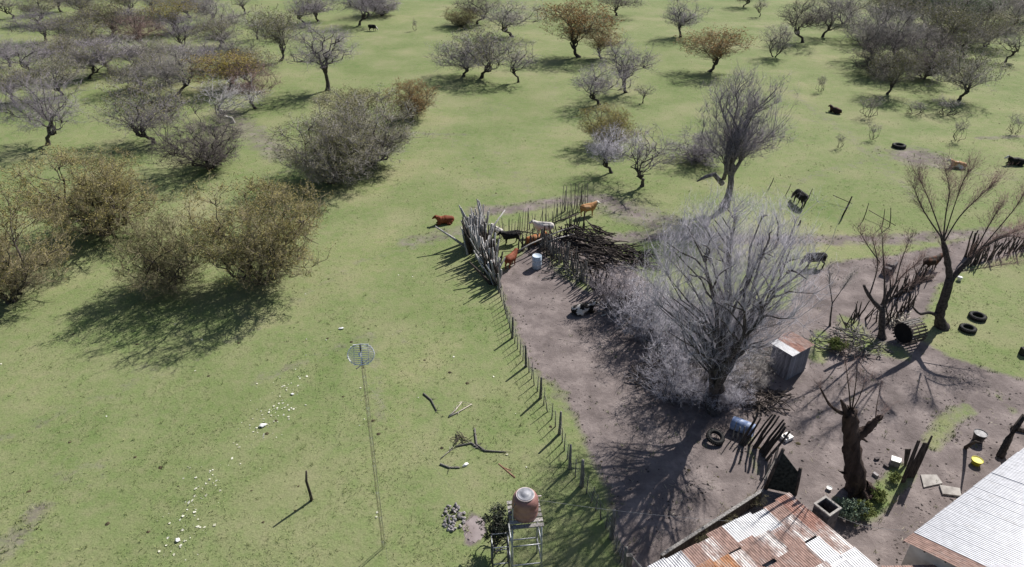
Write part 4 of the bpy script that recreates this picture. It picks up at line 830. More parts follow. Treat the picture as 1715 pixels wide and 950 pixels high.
# ------------------------------------------------------------------ houses at the bottom
def house(nm, A_, U, Vd, nu, lu, rows, z, slope, mats, label, wallm, sheetw, jit, overlap=.15):
    """A_ roof corner; U and Vd horizontal unit vectors along the eave and down the sheets"""
    o = empty(nm, Vector((A_.x, A_.y, 0)), math.atan2(U.y, U.x)); tag(o, label, 'house')
    sgn = 1 if U.x * Vd.y - U.y * Vd.x > 0 else -1            # local y runs along Vd * sgn
    W_ = nu * sheetw; D_ = sum(rows) ; ins = .25
    mb = MB(); y0, y1 = ins * sgn, (D_ - ins) * sgn; zt0, zt1 = z - .16, z - .16 + slope * D_
    c = [(ins, y0), (W_ - ins, y0), (W_ - ins, y1), (ins, y1)]; zt = [zt0 + slope * ins, zt0 + slope * ins, zt1 - slope * ins, zt1 - slope * ins]
    mb.add([(x, y, -.05) for x, y in c] + [(x, y, t) for (x, y), t in zip(c, zt)], [(3, 2, 1, 0), (4, 5, 6, 7), (0, 1, 5, 4), (1, 2, 6, 5), (2, 3, 7, 6), (3, 0, 4, 7)])
    mb.build('wall', M[wallm], o)
    mb = MB(); ang = math.atan(slope) * sgn
    k = 0
    while k * .9 <= D_: mb.box((W_ / 2, k * .9 * sgn + .05 * sgn, z - .095 + slope * k * .9), (W_ - .1, .07, .1)); k += 1
    roof = mb.build('roof', M['wood_dark'], o)
    y = 0
    for r_i, ln in enumerate(rows):
        me = corrugated(sheetw + .1, ln + overlap, nm + '_sheet%d' % r_i)
        for i in range(nu):
            yy = y + ln / 2; xj = R.uniform(-.03, .03); yj = R.uniform(-jit, jit)
            link('roof_sheet', me, roof, M[mats(r_i, i)], loc=((i + .5) * sheetw + xj, (yy + yj) * sgn, z + slope * (yy + yj) + .02 + .012 * ((i + r_i) % 2) + .02 * (len(rows) - r_i) * (1 if slope <= 0 else 0) + (.02 * r_i if slope > 0 else 0)),
                 rot=(ang, R.uniform(-.006, .006), R.gauss(0, .012) if jit > .05 else 0))
        y += ln
    return o
ZA = 2.6; A_ = gp(1323, 829, ZA); Bp = gp(1098, 945, ZA); U = (Bp - A_).normalized(); Vd = Vector((-U.y, U.x, 0))
if Vd.y > 0: Vd = -Vd
CC = ['ppmzz', 'rmzzz', 'zrrmz', 'zmrmz', 'zrrmz', 'rmomz', 'moomz', 'rozzz', 'zzrzz', 'zzzoz', 'zmzzz', 'zzzzz']
KEY = dict(p='sh_pink', m='sh_mix', z='sh_zinc', r='sh_rust', o='sh_orange'); ROW = [[KEY[c_[k_]] for c_ in CC] for k_ in range(5)]
house('rusty_house', A_, U, Vd, 12, 9, [1.2, 1.3, 1.4, 1.5, 1.6], ZA, 0.02, lambda r_, i: ROW[r_][i], 'low house with patchy rusted and zinc sheet roof at the bottom', 'plaster', .9, .18)
ZB = 2.5; P1 = gp(1715, 750, ZB); Pb = gp(1513, 905, ZB); U = (P1 - Pb).normalized(); Vd = Vector((U.y, -U.x, 0))
house('zinc_house', Pb, U, Vd, 17, 15, [3.2, 3.0], ZB, 0.30, lambda r_, i: 'sh_rust' if (i == 0 and r_ == 0) else 'sh_new', 'house with a bright new zinc sheet roof in the bottom right corner', 'plaster', .9, .02)
# lean-to of red sheets at the bottom edge between the two roofs
o = empty('lean_to', gp(1560, 960)); tag(o, 'low lean-to with a reddish sheet roof against the zinc-roofed house', 'lean-to')
a, b_ = gp(1478, 948, 2.2), gp(1660, 945, 2.2); dr = (b_ - a); an = math.atan2(dr.y, dr.x); cen = (a + b_) / 2; Ln = dr.length
mb = MB(); mb.box((0, -1.0, 1.0), (Ln - .2, 1.7, 2.1)); mb.build('wall', M['plaster'], o, loc=Vector((cen.x, cen.y, 0)) - o.location, rot=(0, 0, an))
cs = corrugated(Ln / 4 + .08, 2.1, 'lean_sheet')
for i in range(4): link('roof_sheet', cs, o, M['sh_rust' if i != 2 else 'sh_pink'], loc=Vector((cen.x, cen.y, 2.22)) - o.location + Matrix.Rotation(an, 3, 'Z') @ Vector(((i - 1.5) * Ln / 4, -1.0, .008 * i)), rot=(-.06, 0, an))
# chimney
c = gp(1386, 848, 2.9); o = empty('chimney', Vector((c.x, c.y, 0)), math.atan2(U.y, U.x)); tag(o, 'square grey brick chimney with open top beside the rusty roof', 'chimney')
mb = MB(); s_ = .44; t = .07
for k in range(4):
    an = k * math.pi / 2; Rm = Matrix.Rotation(an, 3, 'Z'); mb.box(Rm @ Vector((s_ - t / 2, 0, 1.42)), (t, 2 * s_ - (2 * t if k % 2 else 0) - (.0 if k % 2 else 0), 2.9), Rm)
mb.build('shaft', M['brick_dark'], o)
mb = MB()
for k in range(4):
    an = k * math.pi / 2; Rm = Matrix.Rotation(an, 3, 'Z'); mb.box(Rm @ Vector((s_ - .02, 0, 2.91)), (.11, 2 * s_ + .07 - (.22 if k % 2 else 0), .08), Rm)
mb.build('rim', M['concrete'], o)
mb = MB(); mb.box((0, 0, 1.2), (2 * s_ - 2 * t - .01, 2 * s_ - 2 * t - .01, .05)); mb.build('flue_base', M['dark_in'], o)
# low wall
a, b_ = gp(1108, 930, .9), gp(1276, 822, .9); dr = b_ - a; an = math.atan2(dr.y, dr.x); cc = (a + b_) / 2
o = empty('low_wall', Vector((cc.x, cc.y, 0)), an); tag(o, 'long low wall with pale plank top along the rusty-roofed house', 'wall')
mb = MB(); mb.box((0, 0, .42), (dr.length, .12, .94)); mb.build('wall_body', M['wood_dark'], o)
mb = MB(); mb.box((0, 0, .92), (dr.length + .05, .17, .05)); mb.build('coping_plank', M['wood_old'], o)
# debris between low wall and the house
for (x, y, h_, lab) in [(1170, 912, .5, 'weedy shrub at the lower end of the gap beside the rusty roof'), (1215, 880, .5, 'weedy shrub in the gap between low wall and rusty roof'), (1262, 850, .6, 'weedy shrub at the top end of the gap beside the rusty roof')]:
    plant_tree(x, y, y - 22, 34, 'shrub0', 'brown', 'olive', lab, name='shrub', cat_='shrub')

# ------------------------------------------------------------------ water tower
p = gp(878, 950); o = empty('water_tower', p, 0.12); tag(o, 'brown plastic water tank on a tall steel pipe stand at the bottom centre', 'water tower')
HT = 3.9; w2 = .68
for sx in (-1, 1):
    for sy in (-1, 1):
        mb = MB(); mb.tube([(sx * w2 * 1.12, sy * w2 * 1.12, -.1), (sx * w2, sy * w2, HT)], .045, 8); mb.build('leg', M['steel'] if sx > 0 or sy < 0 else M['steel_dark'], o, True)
for z in (1.2, 2.55):
    f = w2 * (1 + .12 * (1 - z / HT))
    for k in range(4):
        an = k * math.pi / 2; Rm = Matrix.Rotation(an, 3, 'Z'); mb = MB(); mb.tube([Rm @ Vector((f, -f, z)), Rm @ Vector((f, f, z))], .035, 6); mb.build('brace', M['steel'], o, True)
for k in range(6): mb = MB(); mb.box((0, -w2 - .05 + (2 * w2 + .1) * k / 5, HT + .03), (2 * w2 + .2, .2, .06)); mb.build('platform_plank', M['wood_old'], o)
mb = MB(); mb.lathe([(.56, 0), (.60, .03), (.62, .25), (.60, .28), (.60, .34), (.63, .38), (.63, .62), (.61, .66), (.61, .72), (.62, .76), (.60, 1.0), (.53, 1.16), (.40, 1.24), (.0, 1.25)], 32, (0, 0, HT + .06)); tk = mb.build('tank', M['tank'], o, True)
mb = MB(); mb.lathe([(.42, 1.22), (.435, 1.235), (.435, 1.275), (.41, 1.285), (.395, 1.27)], 28, (0, 0, HT + .06)); mb.build('rim', M['tank_rim'], tk, True)
mb = MB(); mb.lathe([(.40, 1.24), (.40, 1.275), (.37, 1.30), (.34, 1.29), (.2, 1.30), (.18, 1.325), (.0, 1.335)], 28, (0, 0, HT + .06)); mb.build('lid', M['tank_lid'], tk, True)
mb = MB(); mb.tube([(-.62, -.4, .1), (-.64, -.42, 2), (-.64, -.42, HT + .9), (-.52, -.3, HT + 1.1)], .03, 6); mb.build('pipe', M['cable'], o, True)
mb = MB(); mb.tube([(.55, .2, HT + .9), (.8, .25, HT + .85)], .03, 6); mb.build('outlet', M['tank_rim'], o, True)
mb = MB(); a = vp(862, 800, p.y + .7) ; b_ = vp(835, 777, p.y + 1.6); mb.tube([a, b_], [.05, .04], 6); mb.tube([vp(840, 782, p.y + 1.4), vp(856, 788, p.y + 1.3)], .03, 5)
x = mb.build('rusty_arm', M['rust_pole'], o, True); x.matrix_parent_inverse = (Matrix.Translation(p) @ Matrix.Rotation(.12, 4, 'Z')).inverted()
# lower stand beside it
p = gp(838, 952); o = empty('pipe_stand', p, 0.1); tag(o, 'short pipe stand with rungs at the left of the water tower', 'stand')
for sx in (-1, 1):
    for sy in (-1, 1): mb = MB(); mb.tube([(sx * .42, sy * .38, -.1), (sx * .38, sy * .35, 2.2)], .04, 7); mb.build('leg', M['steel_dark'], o, True)
for z in (.9, 2.1):
    for k in range(4): Rm = Matrix.Rotation(k * math.pi / 2, 3, 'Z'); mb = MB(); mb.tube([Rm @ Vector((.4, -.38, z)), Rm @ Vector((.4, .38, z))], .03, 6); mb.build('rung', M['steel'], o, True)
PRO['climber'] = make_tree('climber', 301, h=3.2, cw=1.5, cb=.1, zf=.5, lean=.1, stems=3, n1=6, n2=24, n3=100, ntw=500, ntl=2, tr=.08, tll=.2, twr=.006, leaf=4200, leafz=-.3, leafs=.045, holes=4)
e = empty('dark_shrub', gp(834, 918)); e.scale = (1.15, 1.15, 1.0); tag(e, 'tall dark green shrub growing against the left side of the water tower', 'shrub')
for k_, m_ in (('trunk', 'bark'), ('crown', 'tw_dark'), ('leaf', 'lf_dkgreen')): link({'leaf': 'foliage'}.get(k_, k_), PRO['climber'][k_], e, M[m_])
# ------------------------------------------------------------------ antenna mast
p = gp(642, 917); o = empty('antenna_mast', p, 0.3); tag(o, 'slender rusty lattice mast with a white grid dish on top, in the open meadow', 'antenna mast')
HM = 12.0; rm = .09; cn = [Vector((math.cos(a) * rm, math.sin(a) * rm, 0)) for a in (0.2, 2.3, 4.4)]; lean_ = Vector((.25, -.1, 0))
def mz(c, z): return c + lean_ * (z / HM) + Vector((0, 0, z))
for c in cn: mb = MB(); mb.tube([mz(c, -.1), mz(c, HM)], .009, 6); mb.build('mast_tube', M['mast'], o, True)
zz = 0; k = 0
while zz < HM - .3:
    mb = MB()
    for i in range(3): mb.tube([mz(cn[i], zz), mz(cn[(i + 1) % 3], zz + .45)], .006, 4); mb.tube([mz(cn[i], zz + .45), mz(cn[(i + 1) % 3], zz + .45)], .006, 4)
    mb.build('lattice_bay', M['steel'] if k % 4 == 0 else M['mast'], o); zz += .45; k += 1
hd = Vector((0, 0, HM)) + lean_
mb = MB(); mb.tube([hd - Vector((.3, .3, .05)), hd + Vector((.3, .25, -.05))], .025, 6); mb.tube([hd - Vector((0, 0, .3)), hd + Vector((0, 0, .95))], .03, 8); mb.build('head_bracket', M['steel_dark'], o)
dish = empty('dish', hd + Vector((0, 0, .55)), math.radians(-158)); dish.parent = o
dm = MB()
def par(x, z): return .42 * (x * x + z * z)
for i in range(11):
    z = -.42 + .084 * i; hw = .56 * math.sqrt(max(.12, 1 - (z / .52) ** 2)); dm.tube([(x, par(x, z), z) for x in np.linspace(-hw, hw, 9)], .017, 4)
dm.tube([(.56 * math.cos(a), par(.56 * math.cos(a), .44 * math.sin(a)), .44 * math.sin(a)) for a in np.linspace(0, 2 * math.pi, 25)], .02, 5)
for x in (-.3, .3): dm.tube([(x, par(x, z), z) for z in np.linspace(-.36, .36, 7)], .01, 4)
dmo = dm.mesh('grid'); bpy.data.objects.remove(dish)
Md = Matrix.Rotation(math.radians(168), 4, 'Z') @ Matrix.Rotation(math.radians(38), 4, 'X') @ Matrix.Scale(.85, 4)
dd = link('grid_dish', dmo, o, M['grid'], loc=hd + Vector((0, -.1, .5)), rot=Md.to_euler())
sm_ = MB(); sm_.tube([(0, par(0, z) - .01, z) for z in np.linspace(-.42, .42, 7)], .03, 5); sm_.tube([(0, 0, -.1), (0, .45, -.02)], .02, 5); sm_.box((0, .48, -.02), (.1, .1, .16)); sm_.build('feed_arm', M['white'], dd)
for an in (0.5, 2.6, 4.7):
    mb = MB(); mb.tube([mz(Vector((0, 0, 0)), HM - 1), Vector((math.cos(an) * 5, math.sin(an) * 5, .02))], .004, 3); mb.build('guy_wire', M['wire'], o)

# ------------------------------------------------------------------ yard things
def tyre(x, y, rad, label, tilt=(0, 0), z=None, rim=False):
    th = rad * .30; o = empty('tyre', gp(x, y)); tag(o, label, 'tyre', 'old tractor tyres')
    mb = MB(); n_ = 28; prof = []
    for k in range(10): a = 2 * math.pi * k / 10; prof.append((rad * .78 + math.cos(a) * rad * .22, th * .85 * math.sin(a) * (1.05 if abs(math.sin(a)) > .5 else 1)))
    vs = []; fs = []
    for i in range(n_):
        A2 = 2 * math.pi * i / n_
        for r_, zz in prof: vs.append((r_ * math.cos(A2), r_ * math.sin(A2), zz))
    for i in range(n_):
        for k in range(10): fs.append((i * 10 + k, ((i + 1) % n_) * 10 + k, ((i + 1) % n_) * 10 + (k + 1) % 10, i * 10 + (k + 1) % 10))
    mb.add(vs, fs); hz = th * .87 + rad * abs(math.sin(tilt[0])); rt = (tilt[0], 0, tilt[1]); c = mb.build('carcass', M['rubber'], o, True, loc=(0, 0, hz), rot=rt)
    mb = MB()
    for i in range(n_): A2 = 2 * math.pi * i / n_; mb.box((math.cos(A2) * rad * .99, math.sin(A2) * rad * .99, 0), (.05, .07, th * 1.3), Matrix.Rotation(A2, 3, 'Z') @ Matrix.Rotation(.5, 3, 'X'))
    mb.build('tread', M['rubber'], c)
    return o
tyre(1505, 247, .8, 'single tractor tyre lying flat on the pasture beside the bare wallow')
tyre(1636, 533, .62, 'upper of the two tyres lying on the grass at right', tilt=(.0, 0))
tyre(1620, 553, .58, 'lower of the two tyres lying on the grass at right')
tyre(1197, 738, .55, 'dark tyre lying in the shade left of the blue drum', tilt=(.25, .6))
def drum(p, r_, h_, mat, nm, label, cat_, rot=(0, 0, 0), lift=0.0, group=None):
    o = empty(nm, p); tag(o, label, cat_, group)
    mb = MB(); mb.lathe([(r_ * .95, 0), (r_, .02), (r_, h_ * .32), (r_ * 1.04, h_ * .34), (r_ * 1.0, h_ * .37), (r_, h_ * .64), (r_ * 1.04, h_ * .66), (r_, h_ * .69), (r_, h_ - .02), (r_ * .95, h_), (r_ * .9, h_ - .03), (0, h_ - .03)], 24)
    mb.build('body', mat, o, True, loc=(0, 0, lift), rot=rot)
    return o
a = gp(1224, 716); b_ = gp(1254, 728); dr = b_ - a; an = math.atan2(dr.y, dr.x)
drum(a, .42, dr.length + .25, M['blue'], 'blue_drum', 'blue plastic drum lying on its side by the dark palings', 'drum', (0, math.pi / 2, an), .43)
drum(gp(899, 448), .42, 1.2, M['paleblue'], 'pale_drum', 'pale blue upright drum in the cattle pen', 'drum')
def bucket(px, r_, h_, mat, nm, label, cat_, inner):
    o = empty(nm, gp(*px)); tag(o, label, cat_)
    mb = MB(); mb.lathe([(r_ * .78, 0), (r_, h_), (r_ * 1.06, h_), (r_ * 1.06, h_ - .03), (r_ * 1.0, h_ - .035)], 22); mb.build('body', mat, o, True)
    mb = MB(); mb.lathe([(r_ * .97, h_ * .72), (0, h_ * .72)], 22); mb.build('inside', inner, o, True); return o
bucket((1637, 738), .36, .62, M['steel_dark'], 'bucket', 'dark drum with pale rim standing by the broken branch at right', 'bucket', M['white'])
bucket((1634, 777), .30, .34, M['yellow'], 'tub', 'yellow plastic tub on the bare ground left of the zinc roof', 'tub', M['yellow'])
bucket((1684, 745), .2, .25, M['steel_dark'], 'pot', 'small dark pot with pale top beside the leaning log at right', 'pot', M['white'])
o = empty('basin', gp(1317, 735), .5); tag(o, 'white square basin on the bare yard right of the palings', 'basin')
mb = MB(); mb.box((0, 0, .12), (.62, .5, .24)); mb.build('body', M['white'], o)
mb = MB(); mb.box((.05, .05, .265), (.3, .22, .05)); mb.build('cover', M['white'], o)
mb = MB(); mb.box((-.12, -.02, .30), (.05, .4, .1)); mb.build('handle', M['concrete'], o)
o = empty('jerrycan', gp(1498, 778), -.5); tag(o, 'white-topped box lying left of the leaning dark boards', 'box')
mb = MB(); mb.box((0, 0, .2), (.5, .42, .4)); mb.build('body', M['stone'], o)
mb = MB(); mb.box((0, 0, .41), (.52, .44, .035)); mb.build('lid', M['white'], o)
bucket((1388, 820), .15, .16, M['white'], 'bowl', 'small white bowl on the ground left of the massive stump', 'bowl', M['white'])
for x, y, s_, lab in [(1466, 797, .16, 'small pale brick near the massive stump'), (1468, 770, .14, 'small dark brick left of the white-topped box'), (1484, 782, .15, 'brick just below the white-topped box')]:
    o = empty('brick', gp(x, y), x * .7); tag(o, lab, 'brick'); mb = MB(); mb.box((0, 0, s_ * .5), (s_ * 1.9, s_ * 1.1, s_)); mb.build('block', M['stone'] if y > 790 else M['brick_dark'], o)
# leaning boards and logs
def plank_thing(nm, label, cat_, planks, mat):
    base = gp(*planks[0][0]); o = empty(nm, base); tag(o, label, cat_)
    for (p0, p1, w0, w1, th) in planks:
        a = gp(*p0); t = vp(p1[0], p1[1], a.y + .25); d = (t - a).normalized(); sd_ = d.cross(Vector((0, 1, 0))).normalized(); nn = d.cross(sd_).normalized() * th / 2
        a = a - d * .08; vs = []
        for q_, w_ in ((a, w0), (a.lerp(t, .5), (w0 + w1) * .56), (t, w1)):
            vs += [q_ - sd_ * w_ / 2 - nn, q_ + sd_ * w_ / 2 - nn, q_ + sd_ * w_ / 2 + nn, q_ - sd_ * w_ / 2 + nn]
        mb = MB(); mb.add(vs, [(3, 2, 1, 0), (0, 1, 5, 4), (1, 2, 6, 5), (2, 3, 7, 6), (3, 0, 4, 7), (4, 5, 9, 8), (5, 6, 10, 9), (6, 7, 11, 10), (7, 4, 8, 11), (8, 9, 10, 11)]); mb.build('board', mat, o, loc=-base)
    return o
plank_thing('leaning_boards', 'dark pointed boards leaning upright in the yard left of the zinc roof', 'boards', [((1512, 808), (1539, 738), .25, .16, .06), ((1524, 800), (1552, 742), .5, .36, .06), ((1530, 796), (1561, 730), .22, .08, .06)], M['wood_dark'])
plank_thing('shovel_blade', 'small dark spade-shaped board standing left of the pointed boards', 'board', [((1516, 780), (1521, 752), .12, .34, .05)], M['wood_dark'])
def log(nm, pts, rad, mat, label, cat_='log'):
    P_ = [gp(*q_) for q_ in pts]; mb = MB(); mb.tube([v - P_[0] for v in P_], rad, 8); o = mb.build(nm, mat, None, True, loc=P_[0]); tag(o, label, cat_); return o
log('leaning_log', [(1674, 765, .1), (1690, 735, .6), (1702, 715, 1.4), (1716, 695, 2.2)], [.2, .19, .17, .14], M['wood_dark'], 'thick dark log leaning up to the right edge above the zinc roof')
log('broken_branch', [(1617, 750, .05), (1624, 745, .5), (1634, 740, 1.2), (1643, 742, 2.0)], [.12, .1, .08, .04], M['wood_dark'], 'dark broken branch stuck upright beside the dark drum', 'branch')
log('log', [(1694, 716, .12), (1720, 722, .12)], [.16, .14], M['wood_dark'], 'short dark log on the ground at the right edge')
log('log', [(1536, 468, .2), (1562, 463, .25)], [.2, .2], M['wood_dark'], 'short dark beam lying under the dark brown cow')
o = empty('slab', gp(1556, 806), .4); tag(o, 'broken pale concrete slab flush in the yard, left of the other slab', 'slab'); mb = MB(); mb.prism([(-.75, -.25), (.5, -.45), (.75, .15), (-.1, .5)], -.02, .09); mb.build('block', M['concrete'], o)
o = empty('slab', gp(1590, 823), .2); tag(o, 'broken concrete slab nearest the edge of the zinc roof', 'slab'); mb = MB(); mb.prism([(-.6, -.15), (.3, -.5), (.65, .0), (-.3, .45)], -.02, .12); mb.build('block', M['concrete'], o)
# round slatted bin
p = gp(1518, 572); o = empty('slatted_bin', p, .35); tag(o, 'dark round slatted bin lying by the forked tree', 'bin')
RB = .85; LB = 1.5
for k in range(22):
    a = 2 * math.pi * k / 22; mb = MB(); mb.box((0, 0, 0), (LB, .13, .04)); mb.build('slat', M['wood_dark'] if not 3 < k < 7 else M['wood_mid'], o, loc=(0, math.cos(a) * RB, RB + .04 + math.sin(a) * RB), rot=(a - math.pi / 2, 0, 0))
for x in (-.62, 0, .62):
    mb = MB(); mb.tube([(x, math.cos(a) * (RB - .05), RB + .04 + math.sin(a) * (RB - .05)) for a in np.linspace(0, 2 * math.pi, 25)], .03, 5); mb.build('hoop', M['steel_dark'], o)
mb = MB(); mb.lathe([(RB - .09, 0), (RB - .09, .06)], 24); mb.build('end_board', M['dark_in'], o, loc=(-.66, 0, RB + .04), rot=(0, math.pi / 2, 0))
# worn armchair in the corral
p = gp(1486, 458); o = empty('armchair', p, 2.4); tag(o, 'worn dark grey upholstered seat left of the dark brown cow', 'armchair')
for nm, c, s_ in [('seat', (0, 0, .3), (.9, .8, .5)), ('backrest', (-.38, 0, .75), (.2, .9, .8)), ('armrest', (.05, .42, .55), (.75, .16, .3)), ('armrest', (.05, -.42, .55), (.75, .16, .3))]:
    mb = MB(); mb.box(c, s_); x = mb.build(nm, M['cloth_grey'], o); bv = x.modifiers.new('b', 'BEVEL'); bv.width = .06; bv.segments = 2
# sheep-bin: white bits caught on the pollard tree fork
o = empty('white_pail', gp(1606, 470)); tag(o, 'white pail hanging low at the fork of the leaning pollard tree', 'pail'); mb = MB(); mb.lathe([(.16, 0), (.2, .32), (.21, .34)], 16); mb.build('body', M['white'], o, True)
o = empty('black_block', gp(1713, 594)); tag(o, 'small black block on the grass at the right edge', 'block'); mb = MB(); mb.box((0, 0, .28), (.45, .4, .56)); mb.build('body', M['rubber'], o)
# upright stick in the meadow and fallen branches
b0 = gp(522, 838); mb = MB(); mb.tube([(0, 0, -.1), vp(519, 825, b0.y) - b0, vp(513, 806, b0.y) - b0, vp(513, 789, b0.y + .1) - b0], [.09, .08, .07, .05], 7); tag(mb.build('upright_stick', M['wood_dark'], None, True, loc=b0), 'lone dark bent stick standing upright in the meadow', 'stick')
for pts_, rad, mt, lab in [([(752, 697), (762, 688), (774, 673)], [.05, .05, .03], 'stick_pale', 'left arm of pale forked sticks on the meadow'), ([(752, 698), (768, 690), (790, 677)], [.05, .05, .03], 'stick_pale', 'right arm of pale forked sticks on the meadow'),
                           ([(709, 659), (722, 670), (731, 688)], [.06, .06, .04], 'wood_mid', 'curved grey stick left of the pale forked sticks'), ([(795, 718), (798, 745), (812, 755), (848, 757)], [.06, .07, .06, .03], 'wood_mid', 'long forked grey branch above the water tower'),
                           ([(762, 748), (790, 742), (800, 750)], [.05, .06, .05], 'wood_mid', 'short grey branch beside the twig bundle'), ([(737, 777), (752, 783), (770, 783)], [.06, .05, .04], 'wood_mid', 'thin stick left of the small white bag'), ([(738, 768), (752, 756), (760, 750)], [.03, .03, .02], 'stick_pale', 'pale thin stick below the twig bundle')]:
    P_ = [gp(x, y, .05) for x, y in pts_]; mb = MB(); mb.tube([v - P_[0] for v in P_], rad, 6)
    for j in range(1, len(P_)): 
        for _ in range(3): d = Vector((R.uniform(-.5, .5), R.uniform(-.4, .4), R.uniform(0, .25))); mb.tube([P_[j] - P_[0], P_[j] - P_[0] + d], [.02, .006], 4)
    tag(mb.build('fallen_branch', M[mt], None, True, loc=P_[0]), lab, 'branch')
branch_pile((770, 738), 14, (.5, .35), .3, .9, M['wood_dark'], 'small tangle of dark twigs lying on the meadow')
# rubble and mud
c = gp(760, 866); o = empty('rubble_pile', c); tag(o, 'low heap of grey stones left of the water tower', 'rubble')
STN = []
for i in range(4):
    bm = bmesh.new(); bmesh.ops.create_icosphere(bm, subdivisions=1, radius=.5); q_ = random.Random(i)
    for v in bm.verts: v.co *= q_.uniform(.75, 1.2); v.co.z *= .65
    me = bpy.data.meshes.new('stone%d' % i); bm.to_mesh(me); bm.free(); me.materials.append(None); STN.append(me)
for i in range(70):
    a = R.uniform(0, 6.28); rr = math.sqrt(R.random()); s_ = R.uniform(.1, .26); link('stone', STN[i % 4], o, M['stone'], loc=(math.cos(a) * rr * .62, math.sin(a) * rr * .95, s_ * .2 + .16 * (1 - rr)), rot=(R.random(), R.random(), R.uniform(0, 6)), scale=(s_,) * 3)
c = gp(795, 886); mb = MB(); n_ = 26; ring = [(c.x + math.cos(2 * math.pi * i / n_) * .62 * R.uniform(.85, 1.1), c.y + math.sin(2 * math.pi * i / n_) * .85 * R.uniform(.85, 1.1), .006) for i in range(n_)]
mb.add(ring, [tuple(range(n_))]); tag(mb.build('mud_patch', M['mud']), 'smooth patch of grey mud left of the water tower', 'mud', kind='structure')
# bushes by the chimney
PRO['sage'] = make_tree('sage', 311, h=1.1, cw=1.5, cb=.02, zf=.2, lean=.05, stems=4, n1=6, n2=24, n3=80, ntw=400, ntl=2, tr=.04, tll=.12, twr=.005, leaf=5000, leafz=-.3, leafs=.045, holes=3)
for px, s_, lfm, lab in [((1420, 868), 1.0, 'sage', 'grey-green bushy plant right of the chimney'), ((1446, 862), .7, 'weed', 'bright green weed clump right of the grey-green plant'), ((1470, 838), .6, 'weed', 'low green weed clump below the massive stump'), ((1496, 806), .5, 'weed', 'small weed tuft at the foot of the pointed boards'), ((1400, 588), .9, 'weed', 'green weedy bush right of the shed')]:
    e = empty('weed_bush', gp(*px), s_ * 5); e.scale = (s_,) * 3; tag(e, lab, 'plant')
    for k_, m_ in (('trunk', 'bark'), ('crown', 'tw_brown')): link(k_, PRO['sage'][k_], e, M[m_])
    link('foliage', PRO['sage']['leaf'], e, M[lfm])
# overhead cables
def cable(px0, px1, sag, label):
    a, b_ = gp(*px0), gp(*px1); mb = MB(); mb.tube([a.lerp(b_, t) - Vector((0, 0, sag * 4 * t * (1 - t))) for t in np.linspace(0, 1, 17)], .007, 4); tag(mb.build('cable', M['cable'], None), label, 'cable')
cable((905, 838, 4.1), (1322, 878, 2.75), .25, 'thin pale cable from the water tower to the rusty roof')
cable((1398, 862, 2.3), (1518, 888, 2.6), .3, 'pale cable between chimney and zinc-roofed house')
o = empty('gate_post', gp(1048, 975)); tag(o, 'tall dark square post with a pale strut at the bottom edge', 'post')
a = gp(1048, 975); mb = MB(); mb.box((0, 0, 1.0), (.3, .2, 2.1)); mb.build('post', M['wood_mid'], o)
mb = MB(); mb.tube([(.1, -.05, 2.0), (.95, -.1, .75)], .045, 6); mb.build('strut', M['steel'], o)
# litter
for x, y, s_, lab in [(440, 714, .27, 'largest white scrap of plastic in the litter trail'), (780, 779, .22, 'small white bag at the end of a thin stick'), (572, 551, .22, 'white scrap of plastic above the grid dish'), (298, 906, .2, 'white scrap lying at the lower end of the litter trail'), (490, 661, .15, 'white scrap in the middle of the litter trail')]:
    bm = bmesh.new(); bmesh.ops.create_icosphere(bm, subdivisions=2, radius=s_); q_ = random.Random(x)
    for v in bm.verts: v.co *= q_.uniform(.55, 1.15); v.co.z = v.co.z * .35 + s_ * .3; v.co.y *= .6
    me = bpy.data.meshes.new('scrap'); bm.to_mesh(me); bm.free(); me.materials.append(None); tag(link('plastic_scrap', me, None, M['white'], loc=gp(x, y), rot=(0, 0, x)), lab, 'litter')
rng = np.random.default_rng(8)
def scatter_px(lines, n_, spread):
    out = []
    for _ in range(n_):
        ln = lines[rng.integers(len(lines))]; i = rng.integers(len(ln) - 1); t = rng.random(); x = ln[i][0] * (1 - t) + ln[i + 1][0] * t + rng.normal() * spread; y = ln[i][1] * (1 - t) + ln[i + 1][1] * t + rng.normal() * spread * .7
        out.append(tuple(gp(x, y)))
    return np.array(out)
pp = np.concatenate([scatter_px([[(570, 545), (500, 640), (440, 715), (360, 800), (300, 925)], [(490, 640), (430, 740)], [(345, 780), (290, 930)]], 260, 17), scatter_px([[(600, 600), (640, 900)]], 14, 5), scatter_px([[(100, 700), (700, 500), (760, 800)]], 40, 120)])
sz = .018 + .085 * rng.random((len(pp), 1)) ** 2.5; pp[:, 2] = .02; A4 = []
for p_, s_ in zip(pp, sz[:, 0]):
    a = rng.uniform(0, 6.28); A4.append([(p_[0] + math.cos(a + k * 1.57) * s_ * rng.uniform(.5, 1.4), p_[1] + math.sin(a + k * 1.57) * s_ * rng.uniform(.5, 1.4), rng.uniform(.005, .06)) for k in range(4)])
A4 = np.array(A4); tag(link('litter_scraps', np_mesh('litter', A4.reshape(-1, 3), np.arange(len(A4) * 4).reshape(-1, 4)), None, M['paper']), 'scattered pale paper scraps trailing across the meadow', 'litter', kind='stuff')

